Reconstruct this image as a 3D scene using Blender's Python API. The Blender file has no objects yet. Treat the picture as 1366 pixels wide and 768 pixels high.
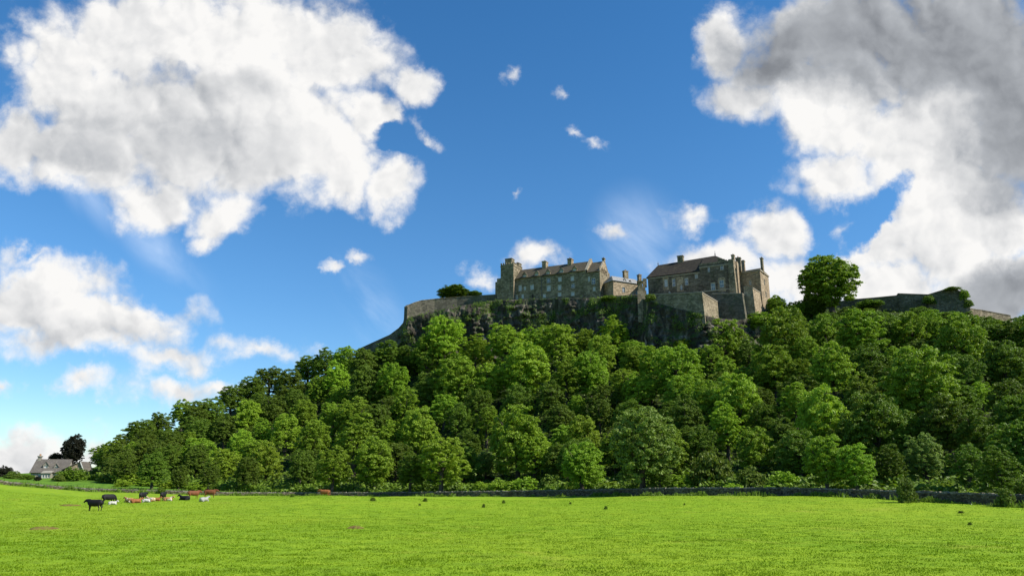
import bpy, math, random
import numpy as np
from mathutils import Vector, Matrix
R = math.radians
rnd = random.Random(7)
SC = bpy.context.scene
COL = SC.collection

# ------------------------------------------------------------------ camera
TH = R(14.4); EYE = 3.5; F = 1000.0
cd = bpy.data.cameras.new('camera'); cam = bpy.data.objects.new('camera', cd); COL.objects.link(cam)
cd.sensor_width = 36.0; cd.lens = 36.0 * F / 1366.0; cd.clip_start = 0.2; cd.clip_end = 20000
cam.location = (0, 0, EYE); cam.rotation_euler = (R(90) + TH, 0, 0)
SC.camera = cam
CT, ST = math.cos(TH), math.sin(TH)

# ------------------------------------------------------------------ view
SC.view_settings.view_transform = 'Standard'; SC.view_settings.look = 'None'
SC.view_settings.gamma = 1; SC.view_settings.use_curve_mapping = False
SC.view_settings.exposure = 0.62
SC.cycles.max_bounces = 6; SC.cycles.diffuse_bounces = 3; SC.cycles.glossy_bounces = 2
SC.cycles.transmission_bounces = 4; SC.cycles.transparent_max_bounces = 8

# ------------------------------------------------------------------ sun
SUN_EL, SUN_AZ = R(43), R(106)          # azimuth clockwise from +Y : light comes from the right
sd = Vector((math.sin(SUN_AZ) * math.cos(SUN_EL), math.cos(SUN_AZ) * math.cos(SUN_EL), math.sin(SUN_EL)))
sl = bpy.data.lights.new('sun', 'SUN'); sl.energy = 5.0; sl.angle = R(0.5); sl.color = (1.0, 0.95, 0.86)
so = bpy.data.objects.new('sun', sl); COL.objects.link(so)
so.rotation_euler = (-sd).to_track_quat('-Z', 'Y').to_euler(); so.location = (0, 0, 300)

# ------------------------------------------------------------------ node helpers
class NT:
    def __init__(s, nt): s.nt = nt; s.n = nt.nodes; s.l = nt.links
    def node(s, t, **k):
        n = s.n.new(t)
        for a, v in k.items(): setattr(n, a, v)
        return n
    def put(s, sock, v):
        if v is None: return
        if isinstance(v, bpy.types.NodeSocket): s.l.new(v, sock)
        else: sock.default_value = v
    def math(s, op, a, b=None, c=None, clamp=False):
        n = s.node('ShaderNodeMath', operation=op, use_clamp=clamp)
        s.put(n.inputs[0], a); s.put(n.inputs[1], b); s.put(n.inputs[2], c)
        return n.outputs[0]
    def vm(s, op, a, b=None, sc=None, out=0):
        n = s.node('ShaderNodeVectorMath', operation=op)
        s.put(n.inputs[0], a); s.put(n.inputs[1], b)
        if sc is not None: s.put(n.inputs['Scale'], sc)
        return n.outputs[out]
    def noise(s, vec, scale, detail=4, rough=0.5, dist=0.0, out='Fac', lac=2.0):
        n = s.node('ShaderNodeTexNoise')
        s.put(n.inputs['Vector'], vec)
        for k, v in (('Scale', scale), ('Detail', detail), ('Roughness', rough), ('Distortion', dist), ('Lacunarity', lac)):
            s.put(n.inputs[k], v)
        return n.outputs[out]
    def ramp(s, fac, stops, interp='LINEAR'):
        n = s.node('ShaderNodeValToRGB'); s.put(n.inputs[0], fac); cr = n.color_ramp; cr.interpolation = interp
        while len(cr.elements) < len(stops): cr.elements.new(0.5)
        for e, (p, c) in zip(cr.elements, stops):
            e.position = p; e.color = tuple(c) + ((1,) if len(c) == 3 else ())
        return n.outputs[0]
    def mix(s, fac, a, b, mode='MIX'):
        n = s.node('ShaderNodeMix', data_type='RGBA', blend_type=mode)
        s.put(n.inputs[0], fac)
        for sock, v in ((n.inputs[6], a), (n.inputs[7], b)):
            if isinstance(v, tuple) and len(v) == 3: v = v + (1,)
            s.put(sock, v)
        return n.outputs[2]
    def maprange(s, v, a, b, c=0.0, d=1.0, smooth=True):
        n = s.node('ShaderNodeMapRange', interpolation_type='SMOOTHSTEP' if smooth else 'LINEAR')
        for k, x in zip(range(5), (v, a, b, c, d)): s.put(n.inputs[k], x)
        return n.outputs[0]

# ------------------------------------------------------------------ world : sky with cumulus clouds
W = bpy.data.worlds.new('World'); SC.world = W; W.use_nodes = True
W.node_tree.nodes.clear()
w = NT(W.node_tree)
sky = w.node('ShaderNodeTexSky', sky_type='NISHITA', sun_disc=False, sun_elevation=SUN_EL, sun_rotation=SUN_AZ,
             air_density=1.0, dust_density=0.05, ozone_density=2.6, altitude=50)
tc = w.node('ShaderNodeTexCoord')
D = tc.outputs['Generated']
fw = w.vm('DOT_PRODUCT', D, (0, CT, ST), out=1)
up = w.vm('DOT_PRODUCT', D, (0, -ST, CT), out=1)
rt = w.vm('DOT_PRODUCT', D, (1, 0, 0), out=1)
fwc = w.math('MAXIMUM', fw, 0.12)
uu = w.math('DIVIDE', rt, fwc); vv = w.math('DIVIDE', up, fwc)
cx = w.node('ShaderNodeCombineXYZ'); w.put(cx.inputs[0], uu); w.put(cx.inputs[1], vv)
P = cx.outputs[0]
# domain warp gives the billowed outline
wn = w.noise(P, 6.0, 9, 0.62, out='Color')
wv = w.vm('SCALE', w.vm('SUBTRACT', wn, (0.5, 0.5, 0.5)), sc=0.13)
PW = w.vm('ADD', P, wv)
def uvp(px, py): return ((px - 683) / F, (384 - py) / F)
def blobs(vec, items, k=0.12):
    out = None
    for it in items:
        px, py, rx, ry = it[:4]; rot = it[4] if len(it) > 4 else 0
        u, v = uvp(px, py)
        q = w.vm('SUBTRACT', vec, (u, v, 0))
        if rot:
            rn = w.node('ShaderNodeVectorRotate', rotation_type='Z_AXIS'); w.put(rn.inputs['Vector'], q)
            rn.inputs['Angle'].default_value = R(rot); q = rn.outputs[0]
        q = w.vm('MULTIPLY', q, (F / rx, F / ry, 0))
        g = w.math('SUBTRACT', 1.0, w.vm('LENGTH', q, out=1))
        g = w.math('MULTIPLY', g, min(1.0, 0.22 + min(rx, ry) / 80.0))
        out = g if out is None else w.math('SMOOTH_MAX', out, g, k)
    return out
CL = [ # left big cumulus
 (75,95,95,100),(165,50,125,95),(300,50,165,95),(430,70,120,90),(110,195,150,68),(260,190,185,95),(385,185,150,100),
 (545,118,38,36,20),(528,250,50,46),(470,235,60,50),(205,258,80,42),(300,285,65,42),(566,182,38,12,45),(20,185,60,55),
 (150,140,130,90),(330,130,150,90),(285,315,36,30),(480,170,60,60),
 # right big cumulus
 (1110,118,110,60),(1352,190,110,110),(1040,95,70,50),(1250,240,90,70),
 (1110,50,165,80),(1290,90,200,160),(1005,128,100,42),(965,52,45,60),(1120,175,85,60),(1230,190,130,110),
 (1120,235,88,40),(1290,300,150,110),(1180,320,95,50),(1330,390,150,70),
 (1020,312,62,52),(965,352,100,40),(1070,372,110,50),(1130,330,70,40,-25),(925,298,46,20,15),(1180,375,100,55),
 # left middle and low banks
 (40,395,150,58,-8),(130,434,170,54,-6),(235,468,95,30),(345,462,100,22,14),(190,412,120,22,-4),(50,346,60,13),
 (232,513,68,26),(300,515,70,16,8),(112,511,54,25),(-5,508,30,24),(20,606,170,50),(130,606,110,28),
 # small ones
 (706,340,54,32),(648,366,34,22),(812,299,28,17),(688,100,19,12),(744,120,18,13),(798,198,18,12),(692,257,12,9),
 (482,340,32,9,20),(448,354,16,7),(770,180,26,8,35)]
HOLES = [(1168,283,95,22,-40),(1100,325,50,18,-30),(512,192,44,20,10)]
Fb = blobs(PW, CL)
Fh = blobs(PW, HOLES, 0.05)
hole = w.math('MAXIMUM', Fh, 0.0)
Fb = w.math('SUBTRACT', Fb, w.math('MULTIPLY', hole, 1.5))
n1 = w.noise(P, 9.0, 9, 0.6, 0.25)
n2 = w.noise(PW, 24.0, 8, 0.68, 0.3)
dens = w.math('ADD', w.math('MULTIPLY', Fb, 1.7), w.math('MULTIPLY', w.math('SUBTRACT', n1, 0.53), 1.35))
dens = w.math('ADD', dens, w.math('MULTIPLY', w.math('SUBTRACT', n2, 0.5), 0.6))
# rounded puffs with creases between them
def puffs(vec):
    a = w.math('ABSOLUTE', w.math('SUBTRACT', w.noise(vec, 9.0, 0, 0.5, out='Fac'), 0.5))
    b = w.math('ABSOLUTE', w.math('SUBTRACT', w.noise(vec, 19.0, 0, 0.5, out='Fac'), 0.5))
    c = w.math('ABSOLUTE', w.math('SUBTRACT', w.noise(vec, 41.0, 1, 0.5, out='Fac'), 0.5))
    return w.math('ADD', w.math('ADD', w.math('MULTIPLY', a, 1.9), w.math('MULTIPLY', b, 1.1)), w.math('MULTIPLY', c, 0.65))
PB = w.vm('ADD', P, w.vm('SCALE', w.vm('SUBTRACT', w.noise(P, 14.0, 4, 0.55, out='Color'), (0.5, 0.5, 0.5)), sc=0.035))
pf = puffs(PB); pf2 = puffs(w.vm('ADD', PB, (0.010, 0.009, 0)))
dens = w.math('ADD', dens, w.math('MULTIPLY', w.math('SUBTRACT', pf, 0.42), 0.75))
# away from the framed part of the sky: scattered clouds from noise alone
nfar = w.noise(w.vm('MULTIPLY', D, (1, 1, 2.2)), 2.2, 7, 0.55)
far = w.math('SUBTRACT', nfar, 0.56)
inr = w.math('MULTIPLY', w.maprange(w.math('ABSOLUTE', uu), 0.78, 1.05, 1, 0), w.maprange(w.math('ABSOLUTE', vv), 0.45, 0.7, 1, 0))
dens = w.math('ADD', w.math('MULTIPLY', dens, inr), w.math('MULTIPLY', w.math('MULTIPLY', far, 2.0), w.math('SUBTRACT', 1.0, inr)))
alpha = w.maprange(dens, -0.10, 0.72)
alpha = w.math('POWER', alpha, 1.1)
# relief : the same noise sampled a little towards the sun
LD = (0.016, 0.013, 0)
b1 = w.noise(PW, 6.0, 4, 0.45); b2 = w.noise(w.vm('ADD', PW, LD), 6.0, 4, 0.45)
rel = w.math('MULTIPLY', w.math('SUBTRACT', b1, b2), 1.0)
rel = w.math('ADD', rel, w.math('MULTIPLY', w.math('SUBTRACT', pf, pf2), 0.32))
rel = w.math('MULTIPLY', rel, w.maprange(dens, 1.9, 0.3, 0.45, 1.0))
b3 = w.noise(PW, 2.6, 4, 0.5); 
GREY = [(1300,45,330,120),(1110,60,170,75),(1365,190,110,120),(1350,400,100,50)]
GREY2 = [(95,180,150,62),(240,205,170,55),(260,120,150,40),(1010,90,90,50),(130,452,140,14)]
g1 = w.maprange(blobs(PW, GREY, 0.3), -0.15, 0.55); g2 = w.maprange(blobs(PW, GREY2, 0.3), -0.25, 0.6)
light = w.math('ADD', 0.9, w.math('ADD', rel, w.math('MULTIPLY', w.math('SUBTRACT', n2, 0.5), 0.16)))
light = w.math('SUBTRACT', light, w.math('MULTIPLY', g1, 0.37))
light = w.math('SUBTRACT', light, w.math('MULTIPLY', g2, 0.15))
light = w.math('ADD', light, w.math('MULTIPLY', w.math('SUBTRACT', b3, 0.5), 0.18))
# thick middles go grey, rims stay bright
light = w.math('SUBTRACT', light, w.math('MULTIPLY', w.maprange(dens, 0.4, 1.6), 0.06))
light = w.math('MINIMUM', w.math('MAXIMUM', light, 0.2), 0.93)
ccol = w.ramp(light, [(0.0, (0.10, 0.11, 0.13)), (0.35, (0.22, 0.235, 0.26)), (0.6, (0.42, 0.44, 0.47)), (0.85, (0.78, 0.78, 0.78)), (1.0, (1.0, 0.98, 0.95))])
# thin cirrus streaks
st = w.node('ShaderNodeVectorRotate', rotation_type='Z_AXIS'); w.put(st.inputs['Vector'], P); st.inputs['Angle'].default_value = R(52)
ci = w.noise(w.vm('MULTIPLY', st.outputs[0], (1.8, 5.0, 1)), 1.5, 6, 0.6, 0.6)
cmask = w.maprange(blobs(P, [(215,335,150,44,48),(495,410,110,50,60),(120,260,90,30,55),(855,315,90,80,50),(90,250,60,20,60)], 0.1), 0.0, 0.9)
cirrus = w.math('MULTIPLY', w.math('MULTIPLY', w.maprange(ci, 0.35, 0.75), cmask), 0.5)
hs = w.node('ShaderNodeHueSaturation'); w.put(hs.inputs['Color'], sky.outputs[0]); hs.inputs['Saturation'].default_value = 1.3; hs.inputs['Value'].default_value = 1.0
SKYS = 0.105
sxz = w.node('ShaderNodeSeparateXYZ'); w.put(sxz.inputs[0], D)
lowf = w.maprange(sxz.outputs[2], 0.0, 0.42, 1.0, 0.0)
skyc = w.mix(lowf, hs.outputs[0], w.vm('MULTIPLY', hs.outputs[0], (0.66, 0.80, 0.93)))
skyc = w.vm('SCALE', skyc, sc=SKYS)
c1 = w.mix(cirrus, skyc, (0.60, 0.68, 0.80))
cloudc = w.vm('SCALE', ccol, sc=0.70)
c2 = w.mix(alpha, c1, cloudc)
bg = w.node('ShaderNodeBackground'); w.put(bg.inputs[0], c2); bg.inputs[1].default_value = 1.0
wo = w.node('ShaderNodeOutputWorld'); w.l.new(bg.outputs[0], wo.inputs[0])

# ------------------------------------------------------------------ numeric noise
def _hash(ix, iy, iz):
    h = (ix.astype(np.int64) * 374761393 + iy.astype(np.int64) * 668265263 + iz.astype(np.int64) * 2147483647) & 0xffffffff
    h = ((h ^ (h >> 13)) * 1274126177) & 0xffffffff
    return ((h ^ (h >> 16)) & 0xffff) / 65535.0
def vnoise(x, y, z):
    x, y, z = np.broadcast_arrays(np.asarray(x, float), np.asarray(y, float), np.asarray(z, float))
    ix, iy, iz = np.floor(x), np.floor(y), np.floor(z)
    fx, fy, fz = x - ix, y - iy, z - iz
    fx = fx * fx * (3 - 2 * fx); fy = fy * fy * (3 - 2 * fy); fz = fz * fz * (3 - 2 * fz)
    r = 0
    for a in (0, 1):
        for b in (0, 1):
            for c in (0, 1):
                wt = (fx if a else 1 - fx) * (fy if b else 1 - fy) * (fz if c else 1 - fz)
                r = r + wt * _hash(ix + a, iy + b, iz + c)
    return r - 0.5
def fbm(x, y, z, o=4, g=0.5):
    r = 0; a = 1; f = 1
    for i in range(o):
        r = r + a * vnoise(np.asarray(x) * f + 17.3 * i, np.asarray(y) * f + 5.1 * i, np.asarray(z) * f + 9.7 * i); a *= g; f *= 2.03
    return r

# ------------------------------------------------------------------ surveying: a bearing/height seen from the field to a point at range t
def pt(px, py, t):
    x = (px - 683) / F; y = (384 - py) / F
    return Vector((x * t, t * (CT - y * ST), EYE + t * (ST + y * CT)))
def zof(px, py, t): return pt(px, py, t).z
def project(v):
    x, y, z = v[0], v[1], v[2] - EYE
    d = y * CT + z * ST; u = -y * ST + z * CT
    return 683 + F * x / d, 384 - F * u / d, d

# terrain tables, by bearing column
WALL = [(-500,150,640,633),(0,158,645.5,640.5),(10,160,647,642.5),(60,163,651,647),(120,166,655.6,651.5),(230,168,658.5,654),(300,172,660.5,656.2),(400,178,661.5,656.5),
        (500,172,661.5,656.2),(560,165,661.2,655.7),(700,156,662,654),(900,130,660.4,650.3),(1053,120,660.5,650),(1139,110,663.3,652.4),(1224,98,668.8,655),(1343,87,674.8,659),(1500,76,681,664),(1900,62,690,670)]
WC = np.array(WALL, float)
CREST = [ # px, t, y of ground, cliff base z (None: no cliff)
 (-500,420,640,0),(0,330,632,0),(80,310,630,0),(125,305,624,0),(150,305,606,0),(190,308,590,0),(240,312,572,0),(300,318,551,0),(400,325,514,0),(475,328,480,0),(505,326,466,.25),
 (520,323,456,.5),(537,319,436,1),(545,317,425,1),(600,316,411,1),(660,315,402,1),(700,309,400.5,1),(760,301,399.5,1),(800,295,398.5,1),(830,290,397.5,1),(850,286,397.5,1),
 (866,276,403,1),(900,270,412,1),(936,264,421,1),(957,265,426,1),(985,272,428,.8),(1013,277,424,.6),(1035,290,416,.3),(1060,300,410,.1),(1090,304,410,0),
 (1140,300,412,0),(1200,296,411,0),(1290,292,416,0),(1345,300,427,0),(1500,300,440,0),(1800,290,500,0),(2600,280,600,0)]
CC = np.array(CREST, float)
FOOT = [(-500,300,640),(0,235,634),(60,225,637),(120,222,638),(200,212,643),(300,205,650),(450,200,655),(560,190,656),(700,178,654),(900,152,650),(1053,142,650),(1139,132,652),(1224,122,655),(1343,112,657),(1500,105,660),(2600,100,660)]
FC = np.array(FOOT, float)
CRz = np.array([zof(a, b, c) for a, c, b in zip(CC[:, 0], CC[:, 1], CC[:, 2])])
FTz = np.array([zof(a, b, c) for a, c, b in zip(FC[:, 0], FC[:, 1], FC[:, 2])])
WLz = np.array([zof(a, b, c) for a, c, b in zip(WC[:, 0], WC[:, 1], WC[:, 2])])
def terrain(X, Y, rough=True):
    X = np.asarray(X, float); Y = np.asarray(Y, float)
    r = np.hypot(X, Y); az = np.arctan2(X, Y)
    azc = np.clip(az, -1.15, 1.15)
    px = 683 + F * np.tan(azc) / CT
    t = r * np.cos(azc) * CT                      # range along the view axis for points near eye level
    # on the hill, height lengthens the axis range
    tw = np.interp(px, WC[:, 0], WC[:, 1]); zw = np.interp(px, WC[:, 0], WLz)
    tf = np.interp(px, FC[:, 0], FC[:, 1]); zf = np.interp(px, FC[:, 0], FTz)
    pc = px
    for _ in range(3):       # bearings of the high ground, allowing for its height
        zc = np.interp(pc, CC[:, 0], CRz)
        pc = 683 + (px - 683) * t / np.maximum(t + (zc - EYE) * ST, 1)
    tcr = np.interp(pc, CC[:, 0], CC[:, 1]); zc = np.interp(pc, CC[:, 0], CRz); ck = np.interp(pc, CC[:, 0], CC[:, 3])
    tcr = tcr - (zc - EYE) * ST                    # convert to ground range
    tcb = tcr + 4.5
    drop = ck * 22.0
    zb = zc - drop
    # field
    swell = 1.15 * np.exp(-((px - 430) / 130.0) ** 2) * np.exp(-((t - 122) / 26.0) ** 2)
    k = np.clip((t - 70) / np.maximum(tw - 70, 1), 0, 1); k = k * k * (3 - 2 * k)
    z = -0.25 * np.exp(-((t - 85) / 40.0) ** 2) * (1 - k) + zw * k + swell
    k = np.clip((t - tw - 1.5) / np.maximum(tf - tw - 1.5, 1), 0, 1)
    z = np.where(t > tw, zw + (zf - zw) * k, z)
    k = np.clip((t - tf) / np.maximum(tcb - tf, 1), 0, 1); kk = 0.75 * k + 0.25 * k * k * (3 - 2 * k)
    hill = zf + (zb - zf) * kk
    z = np.where(t > tf, hill, z)
    k = np.clip((t - tcb) / 2.5, 0, 1)
    z = np.where(t > tcb, zb + drop * k, z)
    k = np.clip((t - tcr - 110) / 350.0, 0, 1); k = k * k * (3 - 2 * k)
    kl = np.clip((t - tcr) / 160.0, 0, 1) * np.clip((530 - pc) / 20, 0, 1)
    z = np.where(t > tcr, zc * (1 - np.maximum(k, kl)) + 0.0, z)
    # away from the surveyed sector the land falls back to the plain
    side = np.clip((np.abs(az) - 0.85) / 0.3, 0, 1)
    z = z * (1 - side)
    far = np.clip((r - 900) / 2000, 0, 1); z = z * (1 - far) - 6 * far
    if rough:
        sl = np.clip((t - tf) / 20, 0, 1) * (1 - np.clip((t - 600) / 200, 0, 1))
        z = z + fbm(X / 14, Y / 14, 0.3, 3) * (0.16 * np.clip(r / 40, 0, 1) * (1 - sl) + 1.6 * sl * np.clip((tcb - 12 - t) / 10, 0, 1))
        z = z + fbm(X / 1.7, Y / 1.7, 3.3, 3) * 0.07 * (r < 190)
    return z
def gz(x, y): return float(terrain(np.array([x]), np.array([y]))[0])
def on_ground(px, t):
    v = pt(px, 640.8, t); v.z = gz(v.x, v.y); return v
def ground_hit(px, py, tmax=400):
    ts = np.arange(12, tmax, 0.25); x = (px - 683) / F; y = (384 - py) / F
    X = x * ts; Y = ts * (CT - y * ST); Z = EYE + ts * (ST + y * CT)
    d = Z - terrain(X, Y)
    i = np.argmax(d < 0)
    if d[i] >= 0: return None, None
    return Vector((X[i], Y[i], float(terrain(X[i:i+1], Y[i:i+1])[0]))), ts[i]

# ------------------------------------------------------------------ mesh helpers
def mesh_np(name, verts, faces):
    me = bpy.data.meshes.new(name)
    verts = np.asarray(verts, np.float32); faces = np.asarray(faces, np.int32)
    nf, k = faces.shape
    me.vertices.add(len(verts)); me.vertices.foreach_set('co', verts.ravel())
    me.loops.add(nf * k); me.loops.foreach_set('vertex_index', faces.ravel())
    me.polygons.add(nf); me.polygons.foreach_set('loop_start', np.arange(0, nf * k, k, dtype=np.int32))
    me.polygons.foreach_set('loop_total', np.full(nf, k, np.int32))
    me.update(calc_edges=True); me.validate()
    return me
def link(name, me, mat=None, parent=None, smooth=False):
    o = bpy.data.objects.new(name, me); COL.objects.link(o)
    if mat is not None:
        me.materials.clear(); me.materials.append(mat)
    if parent is not None: o.parent = parent
    if smooth: me.polygons.foreach_set('use_smooth', [True] * len(me.polygons))
    return o
def empty(name, loc, rz=0):
    o = bpy.data.objects.new(name, None); COL.objects.link(o); o.location = loc; o.rotation_euler = (0, 0, rz)
    o.empty_display_size = 1; return o
def tag(o, label, cat, group=None):
    o['label'] = label; o['category'] = cat
    if group: o['group'] = group
    return o
def struct(o, kind='structure'):
    o['kind'] = kind; return o
class MB:
    def __init__(s): s.v = []; s.f = []
    def poly(s, pts):
        b = len(s.v); s.v += [tuple(p) for p in pts]; s.f.append(tuple(range(b, b + len(pts))))
    def box(s, x0, x1, y0, y1, z0, z1):
        b = len(s.v)
        s.v += [(x0,y0,z0),(x1,y0,z0),(x1,y1,z0),(x0,y1,z0),(x0,y0,z1),(x1,y0,z1),(x1,y1,z1),(x0,y1,z1)]
        for f in ((0,3,2,1),(4,5,6,7),(0,1,5,4),(1,2,6,5),(2,3,7,6),(3,0,4,7)): s.f.append(tuple(b + i for i in f))
    def hexa(s, p):     # 8 points, bottom 4 then top 4
        b = len(s.v); s.v += [tuple(q) for q in p]
        for f in ((0,3,2,1),(4,5,6,7),(0,1,5,4),(1,2,6,5),(2,3,7,6),(3,0,4,7)): s.f.append(tuple(b + i for i in f))
    def cyl(s, x, y, z0, z1, r0, r1, n=10):
        b = len(s.v)
        for k in range(n):
            a = 2 * math.pi * k / n
            s.v.append((x + r0 * math.cos(a), y + r0 * math.sin(a), z0)); s.v.append((x + r1 * math.cos(a), y + r1 * math.sin(a), z1))
        for k in range(n):
            j = (k + 1) % n; s.f.append((b + 2*k, b + 2*j, b + 2*j + 1, b + 2*k + 1))
        s.f.append(tuple(b + 2*k + 1 for k in range(n)))
        s.f.append(tuple(b + 2*k for k in reversed(range(n))))
    def tube(s, pts, rads, n=7):
        b0 = len(s.v); pts = [Vector(p) for p in pts]
        for i, p in enumerate(pts):
            d = (pts[min(i+1, len(pts)-1)] - pts[max(i-1, 0)]).normalized()
            a = d.orthogonal().normalized(); c = d.cross(a)
            for k in range(n):
                an = 2 * math.pi * k / n
                s.v.append(tuple(p + (a * math.cos(an) + c * math.sin(an)) * rads[i]))
        for i in range(len(pts) - 1):
            for k in range(n):
                j = (k + 1) % n
                s.f.append((b0 + i*n + k, b0 + i*n + j, b0 + (i+1)*n + j, b0 + (i+1)*n + k))
    def mesh(s, name):
        me = bpy.data.meshes.new(name); me.from_pydata(s.v, [], s.f); me.validate(); me.update(); return me
    def build(s, name, mat, parent=None, smooth=False): return link(name, s.mesh(name), mat, parent, smooth)

# ------------------------------------------------------------------ materials
def new_mat(name):
    m = bpy.data.materials.new(name); m.use_nodes = True; m.node_tree.nodes.clear()
    k = NT(m.node_tree); o = k.node('ShaderNodeOutputMaterial'); return m, k, o
def bump(k, h, st, dist):
    b = k.node('ShaderNodeBump'); b.inputs['Strength'].default_value = st; b.inputs['Distance'].default_value = dist
    k.put(b.inputs['Height'], h); return b.outputs[0]
def principled(k, o, col, rough=0.9, nrm=None, spec=0.2, metal=0):
    p = k.node('ShaderNodeBsdfPrincipled'); k.put(p.inputs['Base Color'], col); k.put(p.inputs['Roughness'], rough)
    p.inputs['Specular IOR Level'].default_value = spec; p.inputs['Metallic'].default_value = metal
    if nrm is not None: k.l.new(nrm, p.inputs['Normal'])
    k.l.new(p.outputs[0], o.inputs[0]); return p
def stone(name, c0, c1, c2, moss=0.3, block=1.6, blockmix=0.6):
    m, k, o = new_mat(name)
    g = k.node('ShaderNodeTexCoord').outputs['Object']
    warp = k.vm('ADD', g, k.vm('SCALE', k.noise(g, 1.3, 2, out='Color'), sc=0.35))
    vo = k.node('ShaderNodeTexVoronoi', feature='F1'); k.put(vo.inputs['Vector'], k.vm('MULTIPLY', warp, (block, block, block * 1.7))); vo.inputs['Scale'].default_value = 1.0
    ve = k.node('ShaderNodeTexVoronoi', feature='DISTANCE_TO_EDGE'); k.put(ve.inputs['Vector'], k.vm('MULTIPLY', warp, (block, block, block * 1.7))); ve.inputs['Scale'].default_value = 1.0
    sep = k.node('ShaderNodeSeparateColor'); k.put(sep.inputs[0], vo.outputs['Color'])
    base = k.ramp(k.noise(g, 0.22, 5, 0.6), [(0.3, c0), (0.5, c1), (0.72, c2)])
    blk = k.ramp(sep.outputs[0], [(0.0, tuple(0.45 * v for v in c0)), (0.5, c1), (1.0, tuple(1.25 * v for v in c2))])
    col = k.mix(blockmix, base, blk)
    col = k.mix(k.maprange(ve.outputs[0], 0.0, 0.06, 0.35, 0.0), col, tuple(0.4 * v for v in c0))
    streak = k.noise(k.vm('MULTIPLY', g, (0.9, 0.9, 0.10)), 1.0, 4, 0.6)
    col = k.mix(k.maprange(streak, 0.5, 0.75, 0.0, 0.5), col, tuple(0.4 * v for v in c0))
    ms = k.maprange(k.noise(g, 0.16, 6, 0.65), 0.48, 0.68, 0.0, moss)
    col = k.mix(ms, col, (0.045, 0.065, 0.022))
    h = k.math('ADD', k.math('MULTIPLY', k.maprange(ve.outputs[0], 0, 0.1), 0.5), k.noise(g, 5, 4))
    principled(k, o, col, 0.93, bump(k, h, 0.8, 0.12), 0.15)
    return m
M = {}
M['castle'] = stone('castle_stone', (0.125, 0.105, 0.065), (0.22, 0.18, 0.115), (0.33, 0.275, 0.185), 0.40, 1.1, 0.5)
M['castle_warm_lit'] = stone('castle_stone_warm_lit', (0.20, 0.155, 0.10), (0.31, 0.24, 0.155), (0.42, 0.33, 0.22), 0.12, 1.1, 0.5)  # warm stone; extra brightness of sunlit gables and end faces put into its colour
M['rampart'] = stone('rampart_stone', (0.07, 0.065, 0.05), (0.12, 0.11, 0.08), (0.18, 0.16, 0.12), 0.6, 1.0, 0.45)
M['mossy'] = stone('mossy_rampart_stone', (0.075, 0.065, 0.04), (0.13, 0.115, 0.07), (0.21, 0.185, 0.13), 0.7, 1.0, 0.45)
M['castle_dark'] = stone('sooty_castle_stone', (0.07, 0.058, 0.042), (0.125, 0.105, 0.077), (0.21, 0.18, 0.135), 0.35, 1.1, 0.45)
M['drywall'] = stone('field_wall_stone', (0.065, 0.054, 0.030), (0.11, 0.092, 0.054), (0.18, 0.155, 0.10), 0.6, 3.4, 0.75)
M['coping'] = stone('coping_stone', (0.10, 0.09, 0.068), (0.17, 0.155, 0.115), (0.26, 0.245, 0.19), 0.2, 2.0, 0.6)
M['harl'] = stone('cream_harling', (0.24, 0.225, 0.18), (0.31, 0.29, 0.235), (0.38, 0.355, 0.29), 0.08, 2.0, 0.15)
def slate(name, c0, c1, moss):
    m, k, o = new_mat(name)
    g = k.node('ShaderNodeTexCoord').outputs['Object']
    br = k.node('ShaderNodeTexBrick'); k.put(br.inputs['Vector'], k.vm('MULTIPLY', g, (1, 1, 1)))
    sx = k.node('ShaderNodeSeparateXYZ'); k.put(sx.inputs[0], g)
    cb = k.node('ShaderNodeCombineXYZ'); k.put(cb.inputs[0], sx.outputs[0]); k.put(cb.inputs[1], sx.outputs[2])
    k.put(br.inputs['Vector'], cb.outputs[0]); br.inputs['Scale'].default_value = 1.4; br.inputs['Mortar Size'].default_value = 0.03
    k.put(br.inputs['Color1'], c0 + (1,)); k.put(br.inputs['Color2'], c1 + (1,)); k.put(br.inputs['Mortar'], tuple(v * .5 for v in c0) + (1,))
    n = k.noise(g, 0.5, 6, 0.6)
    col = k.mix(k.maprange(n, 0.35, 0.7, 0.0, 0.7), br.outputs[0], tuple(v * 0.65 for v in c0))
    col = k.mix(k.maprange(k.noise(g, 0.9, 5, .6), 0.5, 0.7, 0.0, moss), col, (0.12, 0.11, 0.05))
    principled(k, o, col, 0.85, bump(k, br.outputs[1], 0.4, 0.03), 0.15)
    return m
M['slate'] = slate('weathered_slate', (0.085, 0.072, 0.05), (0.125, 0.105, 0.075), 0.5)
M['slate_dark'] = slate('dark_brown_slate', (0.034, 0.029, 0.022), (0.056, 0.047, 0.036), 0.25)
M['slate_pale'] = slate('pale_grey_slate', (0.26, 0.26, 0.25), (0.36, 0.36, 0.35), 0.1)
M['slate_house'] = slate('brown_grey_slate', (0.125, 0.112, 0.095), (0.185, 0.165, 0.14), 0.15)
def plain(name, c, rough=0.6, var=0.15, spec=0.4):
    m, k, o = new_mat(name); g = k.node('ShaderNodeTexCoord').outputs['Object']
    col = k.mix(k.maprange(k.noise(g, 2.5, 5), 0.35, 0.7, 0, var * 2), c, tuple(v * 0.6 for v in c))
    principled(k, o, col, rough, None, spec); return m
M['white'] = plain('white_window_paint', (0.72, 0.71, 0.66))
M['dressed'] = plain('dressed_sandstone', (0.33, 0.29, 0.22), 0.9, 0.3, 0.1)
M['lead'] = plain('lead_grey', (0.09, 0.09, 0.09), 0.6)
M['oldwood'] = plain('dark_timber', (0.04, 0.03, 0.02), 0.8)
M['pot'] = plain('clay_chimney_pot', (0.30, 0.17, 0.09), 0.85)
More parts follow.
